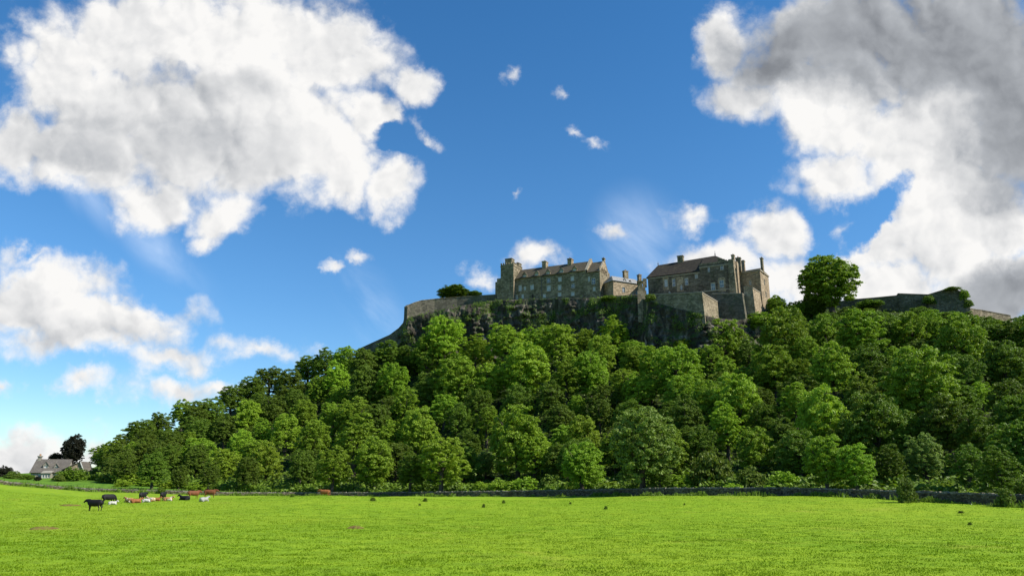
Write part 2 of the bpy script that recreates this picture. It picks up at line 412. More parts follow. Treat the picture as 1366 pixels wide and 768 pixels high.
def glass(name, c, rough=0.12):
    m, k, o = new_mat(name); g = k.node('ShaderNodeTexCoord').outputs['Object']
    col = k.mix(k.noise(g, 1.2, 3), c, tuple(v * 0.5 for v in c))
    principled(k, o, col, rough, bump(k, k.noise(g, 3, 2), 0.15, 0.05), 0.9); return m
M['glass'] = glass('window_glass', (0.10, 0.13, 0.16)); M['glass_pale'] = glass('pale_window_glass', (0.42, 0.43, 0.42), 0.3)  # second glass has a pale grey base colour over the whole pane

def rock_mat():
    m, k, o = new_mat('cliff_rock')
    g = k.node('ShaderNodeTexCoord').outputs['Object']
    v = k.vm('MULTIPLY', g, (1, 1, 0.33))
    n = k.noise(v, 0.45, 8, 0.62, 0.4)
    col = k.ramp(n, [(0.3, (0.018, 0.016, 0.013)), (0.47, (0.045, 0.039, 0.031)), (0.56, (0.085, 0.074, 0.058)), (0.64, (0.17, 0.145, 0.12)), (0.74, (0.34, 0.29, 0.24))])
    ge = k.node('ShaderNodeNewGeometry'); sx = k.node('ShaderNodeSeparateXYZ'); k.put(sx.inputs[0], ge.outputs['Normal'])
    ms = k.math('MULTIPLY', k.maprange(k.noise(g, 0.3, 6, 0.6), 0.46, 0.60, 0, .85), k.maprange(sx.outputs[2], -0.2, 0.4, 0.12, 1.0))
    col = k.mix(ms, col, (0.035, 0.065, 0.014))
    principled(k, o, k.vm('SCALE', col, sc=1.2), 0.95, bump(k, k.noise(v, 1.6, 8, 0.65), 1.0, 0.8), 0.1)
    return m
M['rock'] = rock_mat()
M['turf'] = stone('turf_roof', (0.04, 0.045, 0.02), (0.07, 0.075, 0.03), (0.11, 0.09, 0.05), 0.8, 0.6, 0.2)

def ground_mat():
    m, k, o = new_mat('pasture_and_slope')
    ge = k.node('ShaderNodeNewGeometry'); g = ge.outputs['Position']
    at = k.node('ShaderNodeAttribute', attribute_name='zone'); zone = at.outputs['Fac']
    n1 = k.noise(g, 0.035, 5, 0.6); n2 = k.noise(g, 0.5, 6, 0.65); n3 = k.noise(k.vm('MULTIPLY', g, (1.0, 0.55, 1)), 3.2, 6, 0.7)
    c = k.ramp(n2, [(0.28, (0.115, 0.185, 0.010)), (0.48, (0.165, 0.275, 0.012)), (0.66, (0.225, 0.325, 0.017)), (0.85, (0.27, 0.33, 0.035))])
    c = k.mix(k.maprange(n1, 0.4, 0.68, 0, 0.55), c, (0.255, 0.33, 0.020))
    c = k.mix(k.maprange(k.noise(g, 0.07, 6, 0.65), 0.50, 0.66, 0, 0.6), c, (0.125, 0.235, 0.009))
    c = k.mix(k.maprange(k.noise(k.vm('ADD', g, (31, 7, 0)), 0.10, 6, 0.7), 0.56, 0.70, 0, 0.55), c, (0.27, 0.30, 0.035))
    # grass tussock tone
    c = k.mix(k.maprange(n3, 0.32, 0.47, 0.6, 0.0), c, (0.055, 0.13, 0.006))
    c = k.mix(k.maprange(k.noise(k.vm('MULTIPLY', g, (0.5, 1.0, 1)), 0.9, 7, 0.72), 0.56, 0.68, 0, 0.55), c, (0.085, 0.17, 0.008))
    c = k.mix(k.maprange(k.noise(k.vm('MULTIPLY', g, (0.35, 0.6, 1)), 0.22, 7, 0.75), 0.60, 0.72, 0, 0.55), c, (0.32, 0.31, 0.03))
    c = k.mix(k.maprange(k.noise(k.vm('MULTIPLY', g, (0.6, 1, 1)), 1.1, 5, 0.6), 0.66, 0.78, 0, 0.6), c, (0.05, 0.12, 0.012))
    c = k.mix(k.maprange(k.noise(g, 0.28, 6, 0.7), 0.66, 0.76, 0, 0.5), c, (0.34, 0.36, 0.05))
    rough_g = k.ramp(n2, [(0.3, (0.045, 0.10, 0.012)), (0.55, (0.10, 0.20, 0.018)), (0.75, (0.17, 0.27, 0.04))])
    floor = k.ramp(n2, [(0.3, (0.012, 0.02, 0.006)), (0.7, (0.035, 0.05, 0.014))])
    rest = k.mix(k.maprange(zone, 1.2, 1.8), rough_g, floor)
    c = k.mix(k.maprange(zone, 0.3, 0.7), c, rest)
    h = k.math('ADD', k.noise(g, 6, 6, 0.7), k.math('MULTIPLY', n3, 1.5))
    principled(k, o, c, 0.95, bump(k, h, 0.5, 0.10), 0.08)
    return m
M['ground'] = ground_mat()

def leaf_mat(name, c_lo, c_hi, trans=0.35, clump=0.6):
    m, k, o = new_mat(name)
    oi = k.node('ShaderNodeObjectInfo'); ge = k.node('ShaderNodeNewGeometry')
    tcx = k.node('ShaderNodeTexCoord').outputs['Object']
    n = k.noise(tcx, 2.3, 4, 0.6)
    rpi = k.math('ADD', k.math('MULTIPLY', n, clump), k.math('MULTIPLY', ge.outputs['Random Per Island'], 1 - clump))
    c = k.mix(k.maprange(rpi, 0.22, 0.78), c_lo, c_hi)
    hsn = k.node('ShaderNodeHueSaturation'); k.put(hsn.inputs['Color'], c)
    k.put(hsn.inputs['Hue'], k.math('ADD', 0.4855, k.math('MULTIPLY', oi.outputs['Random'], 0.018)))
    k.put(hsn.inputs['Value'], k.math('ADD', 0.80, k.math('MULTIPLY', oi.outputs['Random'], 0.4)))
    cc = hsn.outputs[0]
    df = k.node('ShaderNodeBsdfPrincipled'); k.put(df.inputs['Base Color'], cc); df.inputs['Roughness'].default_value = 0.55
    df.inputs['Specular IOR Level'].default_value = 0.25
    tr = k.node('ShaderNodeBsdfTranslucent'); k.put(tr.inputs[0], k.mix(0.5, cc, k.mix(1.0, cc, (1.0, 1.1, 0.35), 'MULTIPLY')))
    mx = k.node('ShaderNodeMixShader'); mx.inputs[0].default_value = trans
    k.l.new(df.outputs[0], mx.inputs[1]); k.l.new(tr.outputs[0], mx.inputs[2]); k.l.new(mx.outputs[0], o.inputs[0])
    return m
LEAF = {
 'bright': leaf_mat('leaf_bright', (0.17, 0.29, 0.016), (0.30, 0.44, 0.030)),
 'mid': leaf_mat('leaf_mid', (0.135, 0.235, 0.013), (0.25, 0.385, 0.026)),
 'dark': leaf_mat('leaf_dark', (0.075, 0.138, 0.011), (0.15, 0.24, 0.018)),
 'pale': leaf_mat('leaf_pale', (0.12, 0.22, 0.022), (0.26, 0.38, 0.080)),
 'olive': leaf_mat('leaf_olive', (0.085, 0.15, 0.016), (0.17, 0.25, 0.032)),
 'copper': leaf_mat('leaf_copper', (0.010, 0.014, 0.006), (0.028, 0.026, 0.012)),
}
def bark_mat():
    m, k, o = new_mat('bark'); g = k.node('ShaderNodeTexCoord').outputs['Object']
    n = k.noise(k.vm('MULTIPLY', g, (6, 6, 1)), 2, 6, 0.6)
    principled(k, o, k.ramp(n, [(0.3, (0.03, 0.024, 0.018)), (0.7, (0.11, 0.095, 0.075))]), 0.95, bump(k, n, 0.8, 0.1), 0.1); return m
M['bark'] = bark_mat()

# ================================================================== GROUND
def build_ground():
    azf = np.concatenate([np.arange(-180, -52, 4.0), np.arange(-52, 52, 0.3), np.arange(52, 180, 4.0)])
    az = np.radians(azf)
    rr = np.concatenate([[0.6], np.arange(3, 60, 1.5), np.arange(60, 190, 1.4), np.arange(190, 380, 1.8), np.geomspace(385, 9000, 42)])
    A, Rr = np.meshgrid(az, rr)
    X = np.sin(A) * Rr; Y = np.cos(A) * Rr
    Z = terrain(X, Y)
    nr, na = X.shape
    v = np.stack([X, Y, Z], -1).reshape(-1, 3)
    i, j = np.meshgrid(np.arange(nr - 1), np.arange(na), indexing='ij')
    jn = (j + 1) % na
    f = np.stack([i * na + j, i * na + jn, (i + 1) * na + jn, (i + 1) * na + j], -1).reshape(-1, 4)[:, ::-1]
    v = np.vstack([v, [[0, 0, float(Z[0].mean())]]])
    me = mesh_np('ground', v, f)
    # zone: 0 pasture, 1 rough grass behind the wall, 2 shaded woodland floor
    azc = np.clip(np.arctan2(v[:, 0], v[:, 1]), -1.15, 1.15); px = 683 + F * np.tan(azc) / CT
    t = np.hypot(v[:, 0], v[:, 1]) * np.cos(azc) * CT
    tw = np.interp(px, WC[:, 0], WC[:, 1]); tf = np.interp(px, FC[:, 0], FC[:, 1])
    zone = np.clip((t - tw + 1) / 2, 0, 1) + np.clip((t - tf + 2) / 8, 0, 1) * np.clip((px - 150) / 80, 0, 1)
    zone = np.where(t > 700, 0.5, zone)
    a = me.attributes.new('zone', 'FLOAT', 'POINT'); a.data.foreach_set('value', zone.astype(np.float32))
    return struct(link('ground', me, M['ground'], None, True))
build_ground()

# cliff under the castle
def build_cliff():
    pxs = np.arange(470, 1066, 0.7)
    t = np.interp(pxs, CC[:, 0], CC[:, 1]); ytop = np.interp(pxs, CC[:, 0], CC[:, 2])
    nv = 90
    K = np.linspace(0, 1, nv)
    V = np.zeros((len(pxs), nv, 3))
    for i, (p, tt, yy) in enumerate(zip(pxs, t, ytop)):
        top = pt(p, yy, tt)
        n = Vector((top.x, top.y, 0)).normalized()
        ck = np.interp(p, CC[:, 0], CC[:, 3])
        for j, k in enumerate(K):
            zz = top.z + 0.3 - (26 * ck + 4) * (1 - k)
            q = top - n * (0.6 + 6.0 * ck * (1 - k) ** 1.2)
            V[i, j] = (q.x, q.y, zz)
    X, Y, Z = V[..., 0], V[..., 1], V[..., 2]
    s = X * 0.9 + Y * 0.3
    d = fbm(s / 7, Z / 26, Y * 0 + 0.7, 3) * 5.0 + fbm(s / 2.4, Z / 8, Y * 0 + 4.7, 4) * 3.0 + fbm(s / 1.1, Z / 1.3, Y * 0 + 8.1, 3) * 1.3
    ledge = np.abs(fbm(s / 6, Z / 2.2, Y * 0 + 11.0, 3)) * 3.0
    fade = np.clip((1 - K) * 7, 0, 1)[None, :]
    V[..., 1] -= np.maximum(d * .9 + ledge, -1.2) * fade
    V[..., 0] += fbm(s / 3, Z / 6, 2.2, 3) * 1.0 * fade
    # roll the top back onto the plateau
    back = V[:, -1:, :].copy(); nrm = np.stack([back[..., 0], back[..., 1], back[..., 0] * 0], -1); nrm /= np.linalg.norm(nrm, axis=-1, keepdims=True)
    back = back + nrm * 7; back[..., 2] -= 1.2
    V = np.concatenate([V, back], 1); nv += 1
    n = len(pxs)
    i, j = np.meshgrid(np.arange(n - 1), np.arange(nv - 1), indexing='ij')
    f = np.stack([i * nv + j, (i + 1) * nv + j, (i + 1) * nv + j + 1, i * nv + j + 1], -1).reshape(-1, 4)
    o = link('cliff', mesh_np('cliff', V.reshape(-1, 3), f), M['rock'], None, False)
    struct(o); return V
CLIFF_V = build_cliff()

# ================================================================== BUILDINGS
class Frame:
    """plan frame: origin seen at (px, t); s runs to the right along the face, d away from the viewer"""
    def __init__(self, px, py, t, adeg):
        p = pt(px, py, t); self.o = Vector((p.x, p.y)); self.a = R(adeg)
        self.u = Vector((math.cos(self.a), -math.sin(self.a))); self.w = Vector((math.sin(self.a), math.cos(self.a)))
    def sz(self, px, py, d=0.0):
        x = (px - 683) / F; y = (384 - py) / F
        D = Vector((x, CT - y * ST)); dz = ST + y * CT
        k = (self.o.dot(self.w) + d) / D.dot(self.w)
        q = D * k - self.o
        return q.dot(self.u), EYE + k * dz
    def dz(self, px, py, s=0.0):     # on the end face s = const
        x = (px - 683) / F; y = (384 - py) / F
        D = Vector((x, CT - y * ST)); dz = ST + y * CT
        k = (self.o.dot(self.u) + s) / D.dot(self.u)
        q = D * k - self.o
        return q.dot(self.w), EYE + k * dz
    def root(self, name, z=0): return empty(name, (self.o.x, self.o.y, 0), -self.a)

def wall_face(mb, axis, c, a0, a1, z0, z1, holes, sign, depth=0.35):
    """a wall plane with real rectangular openings and reveals. axis 's': runs along s at d=c; axis 'd': runs along d at s=c"""
    def P3(a, z, off=0.0):
        return (a, c + off, z) if axis == 's' else (c + off, a, z)
    xs = sorted(set([a0, a1] + [h[0] for h in holes] + [h[1] for h in holes])); zs = sorted(set([z0, z1] + [h[2] for h in holes] + [h[3] for h in holes]))
    for i in range(len(xs) - 1):
        for j in range(len(zs) - 1):
            mx, mz = (xs[i] + xs[i+1]) / 2, (zs[j] + zs[j+1]) / 2
            if any(h[0] < mx < h[1] and h[2] < mz < h[3] for h in holes): continue
            mb.poly([P3(xs[i], zs[j]), P3(xs[i+1], zs[j]), P3(xs[i+1], zs[j+1]), P3(xs[i], zs[j+1])])
    for h in holes:
        q = [(h[0], h[2]), (h[1], h[2]), (h[1], h[3]), (h[0], h[3])]
        for i in range(4):
            b = q[(i + 1) % 4]; a = q[i]
            mb.poly([P3(a[0], a[1]), P3(b[0], b[1]), P3(b[0], b[1], sign * depth), P3(a[0], a[1], sign * depth)])

def window(root, axis, c, h, sign, pane='glass_pale', surround=True, bars=True, name='window'):
    """sash window set in an opening h=(a0,a1,z0,z1): dressed surround, white frame with glazing bars, glass"""
    def B(mb, a0, a1, o0, o1, z0, z1):
        lo, hi = sorted((c + o0 * sign, c + o1 * sign))
        if axis == 's': mb.box(a0, a1, lo, hi, z0, z1)
        else: mb.box(lo, hi, a0, a1, z0, z1)
    a0, a1, z0, z1 = h; fw = 0.11
    fr = MB(); B(fr, a0, a0 + fw, 0.16, 0.26, z0, z1); B(fr, a1 - fw, a1, 0.16, 0.26, z0, z1)
    B(fr, a0 + fw, a1 - fw, 0.16, 0.26, z0, z0 + fw); B(fr, a0 + fw, a1 - fw, 0.16, 0.26, z1 - fw, z1)
    if bars:
        m = (a0 + a1) / 2; B(fr, m - 0.035, m + 0.035, 0.17, 0.25, z0 + fw, z1 - fw)
        zm = (z0 + z1) / 2; B(fr, a0 + fw, m - 0.035, 0.165, 0.255, zm - 0.05, zm + 0.05); B(fr, m + 0.035, a1 - fw, 0.165, 0.255, zm - 0.05, zm + 0.05)
    w_ = fr.build(name, M['white'], root)
    g = MB(); B(g, a0 + fw, a1 - fw, 0.205, 0.225, z0 + fw, z1 - fw); g.build('pane', M[pane], w_)
    if surround:
        s_ = MB(); q = 0.16
        B(s_, a0 - q, a0, -0.04, 0.15, z0, z1); B(s_, a1, a1 + q, -0.04, 0.15, z0, z1)
        B(s_, a0 - q, a1 + q, -0.04, 0.15, z1, z1 + q); B(s_, a0 - q - .05, a1 + q + .05, -0.10, 0.15, z0 - q, z0)
        s_.build('surround', M['dressed'], w_)
    return w_
def hole_at(fr, px, py, wpx, hpx, d=0.0):
    s0, zt = fr.sz(px - wpx / 2, py - hpx / 2, d); s1, zb = fr.sz(px + wpx / 2, py + hpx / 2, d)
    return (s0, s1, zb, zt)
def chimney(root, s, d, w_, dp, z0, z1, pots=3, mat='castle'):
    mb = MB(); mb.box(s - w_/2, s + w_/2, d - dp/2, d + dp/2, z0, z1 - 0.35)
    mb.box(s - w_/2 - 0.15, s + w_/2 + 0.15, d - dp/2 - 0.15, d + dp/2 + 0.15, z1 - 0.35, z1)
    c = mb.build('chimney', M[mat], root)
    for k in range(pots):
        y = d + (k - (pots - 1) / 2) * dp / pots
        p = MB(); p.cyl(s, y, z1, z1 + 0.55, 0.19, 0.15, 8); p.build('chimney_pot', M['pot'], c)
    return c
def dormer(root, s, z, d_front, width, h, depth, mat='castle', roof='slate', pane='glass_pale'):
    """gabled dormer breaking the eaves"""
    s0, s1 = s - width/2, s + width/2; ap = z + h + width * 0.62
    mb = MB()
    hole = (s0 + 0.3, s1 - 0.3, z + 0.15, z + h - 0.1)
    wall_face(mb, 's', d_front, s0, s1, z, z + h, [hole], 1, 0.3)
    mb.poly([(s0, d_front, z + h), (s1, d_front, z + h), (s, d_front, ap)])
    for ss in (s0, s1): mb.poly([(ss, d_front, z), (ss, d_front + depth, z), (ss, d_front + depth, z + h), (ss, d_front, z + h)])
    dm = mb.build('dormer', M[mat], root)
    window(dm, 's', d_front, hole, 1, pane, False, True)
    rb = MB(); e = 0.15; th = 0.12
    for sg in (-1, 1):
        sx = s + sg * (width/2 + e); ze = z + h - e * 1.2
        rb.hexa([(sx, d_front - e, ze), (sx, d_front + depth, ze), (s, d_front + depth, ap), (s, d_front - e, ap),
                 (sx, d_front - e, ze + th), (sx, d_front + depth, ze + th), (s, d_front + depth, ap + th), (s, d_front - e, ap + th)])
    rb.build('roof', M[roof], dm)
    return dm
def slab_roof(mb, p, th=0.25):
    """thick slab from a planar polygon of 3 or 4 points, thickness upward"""
    p = [Vector(q) for q in p]; n = (p[1] - p[0]).cross(p[2] - p[0]).normalized()
    if n.z < 0: n = -n
    q = [a + n * th for a in p]; b = len(mb.v); k = len(p)
    mb.v += [tuple(a) for a in p] + [tuple(a) for a in q]
    mb.f.append(tuple(b + i for i in reversed(range(k)))); mb.f.append(tuple(b + k + i for i in range(k)))
    for i in range(k): j = (i + 1) % k; mb.f.append((b + i, b + j, b + k + j, b + k + i))
def gable_end(mb, s, d0, d1, ze, za, thick=0.5, crow=False):
    dm = (d0 + d1) / 2
    mb.hexa([(s - thick/2, d0, ze), (s + thick/2, d0, ze), (s + thick/2, d1, ze), (s - thick/2, d1, ze),
             (s - thick/2, dm - .01, za), (s + thick/2, dm - .01, za), (s + thick/2, dm + .01, za), (s - thick/2, dm + .01, za)])

# ---------------- palace range
def palace():
    fr = Frame(801, 398, 300, 25); root = fr.root('palace')
    tag(root, 'long stone castle range with square tower, slate roof and dormers on the cliff edge', 'castle')
    zb = fr.sz(760, 400)[1] - 4
    sL = fr.sz(684, 370)[0]; sM = fr.sz(782, 370)[0]; D = 11.0; D2 = 13.5
    ze = fr.sz(740, 365.5)[1]; ze2 = fr.sz(790, 362.5)[1]
    px_w = [(731.7,374,4.6,5.8),(746.9,372.3,4.4,5.6),(763.6,371.5,4.4,5.6),
            (693.9,384.3,4.0,7.0),(700.3,384.3,2.6,4.4),(709.7,383.0,4.6,6.0),(732.0,384.3,5.2,7.2),(746.5,383.4,4.4,6.6),(764.4,381,4.6,5.2),
            (689.5,396,2.8,5.6),(697.2,395.2,3.2,5.6),(726.2,394.6,3.8,4.6),(746.5,392.6,4.4,4.6),(764.0,391.7,4.6,4.8),
            (785.7,372,2.6,6.4),(791.7,374.8,5.0,7.6),(792.6,385.3,3.4,5.0)]
    holes = [hole_at(fr, *q) for q in px_w]; door = hole_at(fr, 710.6, 394.8, 2.6, 4.2)
    mb = MB()
    wall_face(mb, 's', 0, sL, sM, zb, ze, [h for h in holes if h[1] < sM] + [door], 1)
    wall_face(mb, 's', 0, sM, 0, zb, ze2, [h for h in holes if h[0] > sM], 1)
    mb.poly([(sL, D, zb), (sM, D, zb), (sM, D, ze), (sL, D, ze)]); mb.poly([(sM, D2, zb), (0, D2, zb), (0, D2, ze2), (sM, D2, ze2)])
    # right end face with gable
    rd, rz = fr.dz(810.8, 366.2); eh = (rd - 0.7, rd + 0.7, rz - 1.1, rz + 1.1)
    rd2, rz2 = fr.dz(811, 391); eh2 = (rd2 - .4, rd2 + .4, rz2 - 2.2, rz2 + 2.2)
    wall_face(mb, 'd', 0, 0, D2, zb, ze2, [eh2, eh], -1)
    mb.poly([(sL, 0, zb), (sL, D, zb), (sL, D, ze), (sL, 0, ze)])
    zr = fr.sz(740, 355, D/2)[1]; zr2 = fr.dz(810, 350.5)[1]
    for q_ in ((-0.25, 0, D2, ze2, zr2, 0.5), (sM, 0, D + 1, ze, zr + 1.1, 0.9), (sL + .3, 0, D, ze, zr + .3, 0.6)):
        g_ = MB(); gable_end(g_, *q_); g_.build('gable', M['castle_warm_lit'], root)
    mb.build('wall', M['castle'], root)
    for h, q in zip(holes, px_w):
        window(root, 's', 0, h, 1, 'glass' if q[1] > 371 and q[0] in (791.7, 731.7, 764.4) else 'glass_pale')
    window(root, 'd', 0, eh, -1, 'glass_pale'); window(root, 'd', 0, eh2, -1, 'glass_pale')
    dr = MB(); dr.box(door[0], door[1], 0.2, 0.3, door[2], door[3]); dr.build('door', M['oldwood'], root)
    # roof slabs
    rf = MB(); e = 0.35
    def two(s0, s1, ze, zr, D):
        k = (zr - ze) / (D / 2); mid = D / 2
        slab_roof(rf, [(s0, -e, ze - k * e), (s1, -e, ze - k * e), (s1, mid, zr), (s0, mid, zr)])
        slab_roof(rf, [(s1, D + e, ze - k * e), (s0, D + e, ze - k * e), (s0, mid, zr), (s1, mid, zr)])
    two(sL + .6, sM - .45, ze, zr, D); two(sM + .45, -.5, ze2, zr2 - .5, D2)
    rf.build('roof', M['slate'], root)
    for s_, D_, z0_, z1_, w_ in ((sM, D + 1, ze, zr + 1.1, 1.1), (-0.25, D2, ze2, zr2, .7)):
        cp = MB()
        for a, b in ((0, D_/2), (D_, D_/2)):
            za, zb_ = z0_, z1_
            cp.hexa([(s_ - w_/2, a, za), (s_ + w_/2, a, za), (s_ + w_/2, b, zb_), (s_ - w_/2, b, zb_),
                     (s_ - w_/2, a, za + .35), (s_ + w_/2, a, za + .35), (s_ + w_/2, b, zb_ + .35), (s_ - w_/2, b, zb_ + .35)])
        cp.build('coping', M['dressed'], root)
    # rainwater pipe
    gp = MB(); s_, _ = fr.sz(722.7, 380); gp.box(s_ - .09, s_ + .09, -.2, -.03, zb + 3, ze - .3); gp.build('downpipe', M['lead'], root)
    # chimneys
    for px0, px1, py, dd, pots, mt in ((724.5, 729.7, 349.5, D/2, 2, 'castle_warm_lit'), (758.3, 763.6, 346, D/2, 3, 'castle_warm_lit'), (688, 694, 352, D/2, 3, 'castle')):
        s0, z1 = fr.sz(px0, py, dd); s1, _ = fr.sz(px1, py, dd); chimney(root, (s0 + s1)/2, dd, s1 - s0, 2.6, zr - 2.5, z1, pots, mt)
    dq, zq = fr.dz(810.3, 350); chimney(root, -.3, D2/2, .9, 1.5, zr2 - .6, fr.dz(810.3, 348.5)[1] + .2, 1)
    for px in (699.8, 715.9, 731.0, 748.8, 766.6):
        s_, _ = fr.sz(px, 366); dormer(root, s_, ze - .1, -.02, 2.0, 1.35, 4.0, 'castle_warm_lit' if px != 748.8 else 'harl')
    # square tower
    tw = MB(); s0 = fr.sz(667.8, 380, -2)[0]; s1 = fr.sz(685, 380, -2)[0]; zt = fr.sz(676, 352.5, -2)[1]
    tw.box(s0, s1, -2, 7, zb, zt); tower = tw.build('tower', M['castle'], root)
    pr = MB()
    pr.box(s0 - .15, s1 + .15, -2.15, 7.15, zt - .9, zt - .55)
    for k in range(6):
        a = s0 + (s1 - s0) * k / 5.5; pr.box(a, a + (s1 - s0) / 11, -2.1, -1.6, zt + .003, zt + .7)
    for k in range(8):
        a = -2 + 9 * k / 7.5; pr.box(s1 - .45, s1 + .1, a + .003, a + .6, zt + .006, zt + .7)
    pr.build('battlement', M['castle'], tower)
    tt = MB(); a0 = fr.sz(673.7, 350, 1)[0]; a1 = fr.sz(682.7, 350, 1)[0]; z2 = fr.sz(678, 345.5, 1)[1]
    tt.box(a0, a1, 1, 3.8, zt - .2, z2); tt.box(a0 - .12, a1 + .12, .88, 3.92, z2, z2 + .3); tt.build('turret', M['castle'], tower)
    an = MB(); b0 = fr.sz(661.5, 380, -1)[0]; z3 = fr.sz(664, 371.5, -1)[1]; z4 = fr.sz(666, 375, -1)[1]
    an.box(b0 + .5, s0 - .003, -1, 7, zb, z3); an.box(b0 - .6, b0 + .497, -.4, 6, zb, z4); an.build('annex', M['castle'], root)
    return fr
palace()

# ---------------- lodge wing between palace and great block
def lodge():
    fr = Frame(818.5, 395, 298, -28); root = fr.root('lodge')
    tag(root, 'small sunlit stone lodge with pale grey hipped slate roof between the two big castle ranges', 'castle building')
    s1 = fr.sz(855, 392)[0]; zb = fr.sz(835, 397)[1] - 3; ze = fr.sz(822, 374.8)[1]; D = 8.0
    hp = [(832, 386.5, 3.6, 7.0), (849.5, 390.3, 2.8, 5.0)]; holes = [hole_at(fr, *q) for q in hp]
    mb = MB(); wall_face(mb, 's', 0, 0, s1, zb, ze, holes, 1)
    mb.poly([(0, 0, zb), (0, D, zb), (0, D, ze), (0, 0, ze)]); mb.poly([(s1, 0, zb), (s1, D, zb), (s1, D, ze), (s1, 0, ze)]); mb.poly([(0, D, zb), (s1, D, zb), (s1, D, ze), (0, D, ze)])
    mb.build('wall', M['castle_warm_lit'], root)
    for h in holes: window(root, 's', 0, h, 1, 'glass')
    zr = ze + 3.0; e = .3; rf = MB()
    slab_roof(rf, [(-e, -e, ze - .1), (s1 + e, -e, ze - .1), (s1 + e, D/2, zr), (2.2, D/2, zr)], .2)
    slab_roof(rf, [(s1 + e, D + e, ze - .1), (-e, D + e, ze - .1), (2.2, D/2, zr), (s1 + e, D/2, zr)], .2)
    slab_roof(rf, [(-e, D + e, ze - .1), (-e, -e, ze - .1), (2.2, D/2, zr)], .2)
    rf.build('roof', M['slate_pale'], root)
    s_, z_ = fr.sz(834.2, 361.5, D/2); chimney(root, s_, D/2, 2.0, 1.3, zr - 1.2, z_, 2)
    s_, z_ = fr.sz(852.7, 366.5, D/2); chimney(root, s_, D/2, 1.3, 1.3, zr - 2.5, z_, 1)
    s_, _ = fr.sz(834.5, 374); dormer(root, s_, ze - .3, .5, 1.5, 1.0, 2.5, 'harl', 'slate_pale')
    s_, _ = fr.sz(841.5, 374); dormer(root, s_, ze - .3, .5, 1.3, .8, 2.5, 'castle', 'slate_dark')
lodge()
def forewall():
    # low parapet linking the lodge to the great block, with the narrow rock-hugging pillar
    fr = Frame(801, 397, 296, 6); root = fr.root('parapet_wall')
    tag(root, 'low dark stone parapet wall with ivy in front of the small lodge', 'wall')
    mb = MB(); s1, z1 = fr.sz(853, 393.5); z0 = z1 - 9
    za = fr.sz(805, 396)[1]
    mb.hexa([(0, 0, z0), (s1, 0, z0), (s1, 1.2, z0), (0, 1.2, z0), (0, 0, za), (s1, 0, z1), (s1, 1.2, z1), (0, 1.2, za)])
    mb.build('wall', M['rampart'], root)
    c = MB(); c.hexa([(0, -.1, za), (s1, -.1, z1), (s1, 1.3, z1), (0, 1.3, za), (0, -.1, za + .25), (s1, -.1, z1 + .25), (s1, 1.3, z1 + .25), (0, 1.3, za + .25)])
    c.build('coping', M['castle'], root)
    fr = Frame(851.8, 395, 283, 10); root = fr.root('buttress')
    tag(root, 'narrow tall pale stone buttress at the left corner of the great block', 'buttress')
    mb = MB(); s1 = fr.sz(862.5, 395)[0]; zt = fr.sz(856, 376)[1]; z2 = fr.sz(856, 388)[1]; zz = fr.sz(856, 432)[1]
    mb.box(0, s1 * .55, 0, 3, z2, zt); mb.hexa([(-.5, -3.2, zz), (s1 + .2, -3.2, zz), (s1 + .2, 4, zz), (-.5, 4, zz), (-.3, -.8, z2 - .003), (s1, -.8, z2 - .003), (s1, 4, z2 - .003), (-.3, 4, z2 - .003)]); mb.box(s1 * .56, s1 * .9, .4, 3, z2, zt - 1.5)
    mb.box(s1*.6, s1*1.1, 1, 3, zt - 1.49, zt + 1.6)
    mb.build('pier', M['castle'], root)
    mb = MB(); mb.box(-.4, s1 * .6, -.7, 3.1, zt, zt + .35); mb.build('cap', M['castle'], root)
forewall()

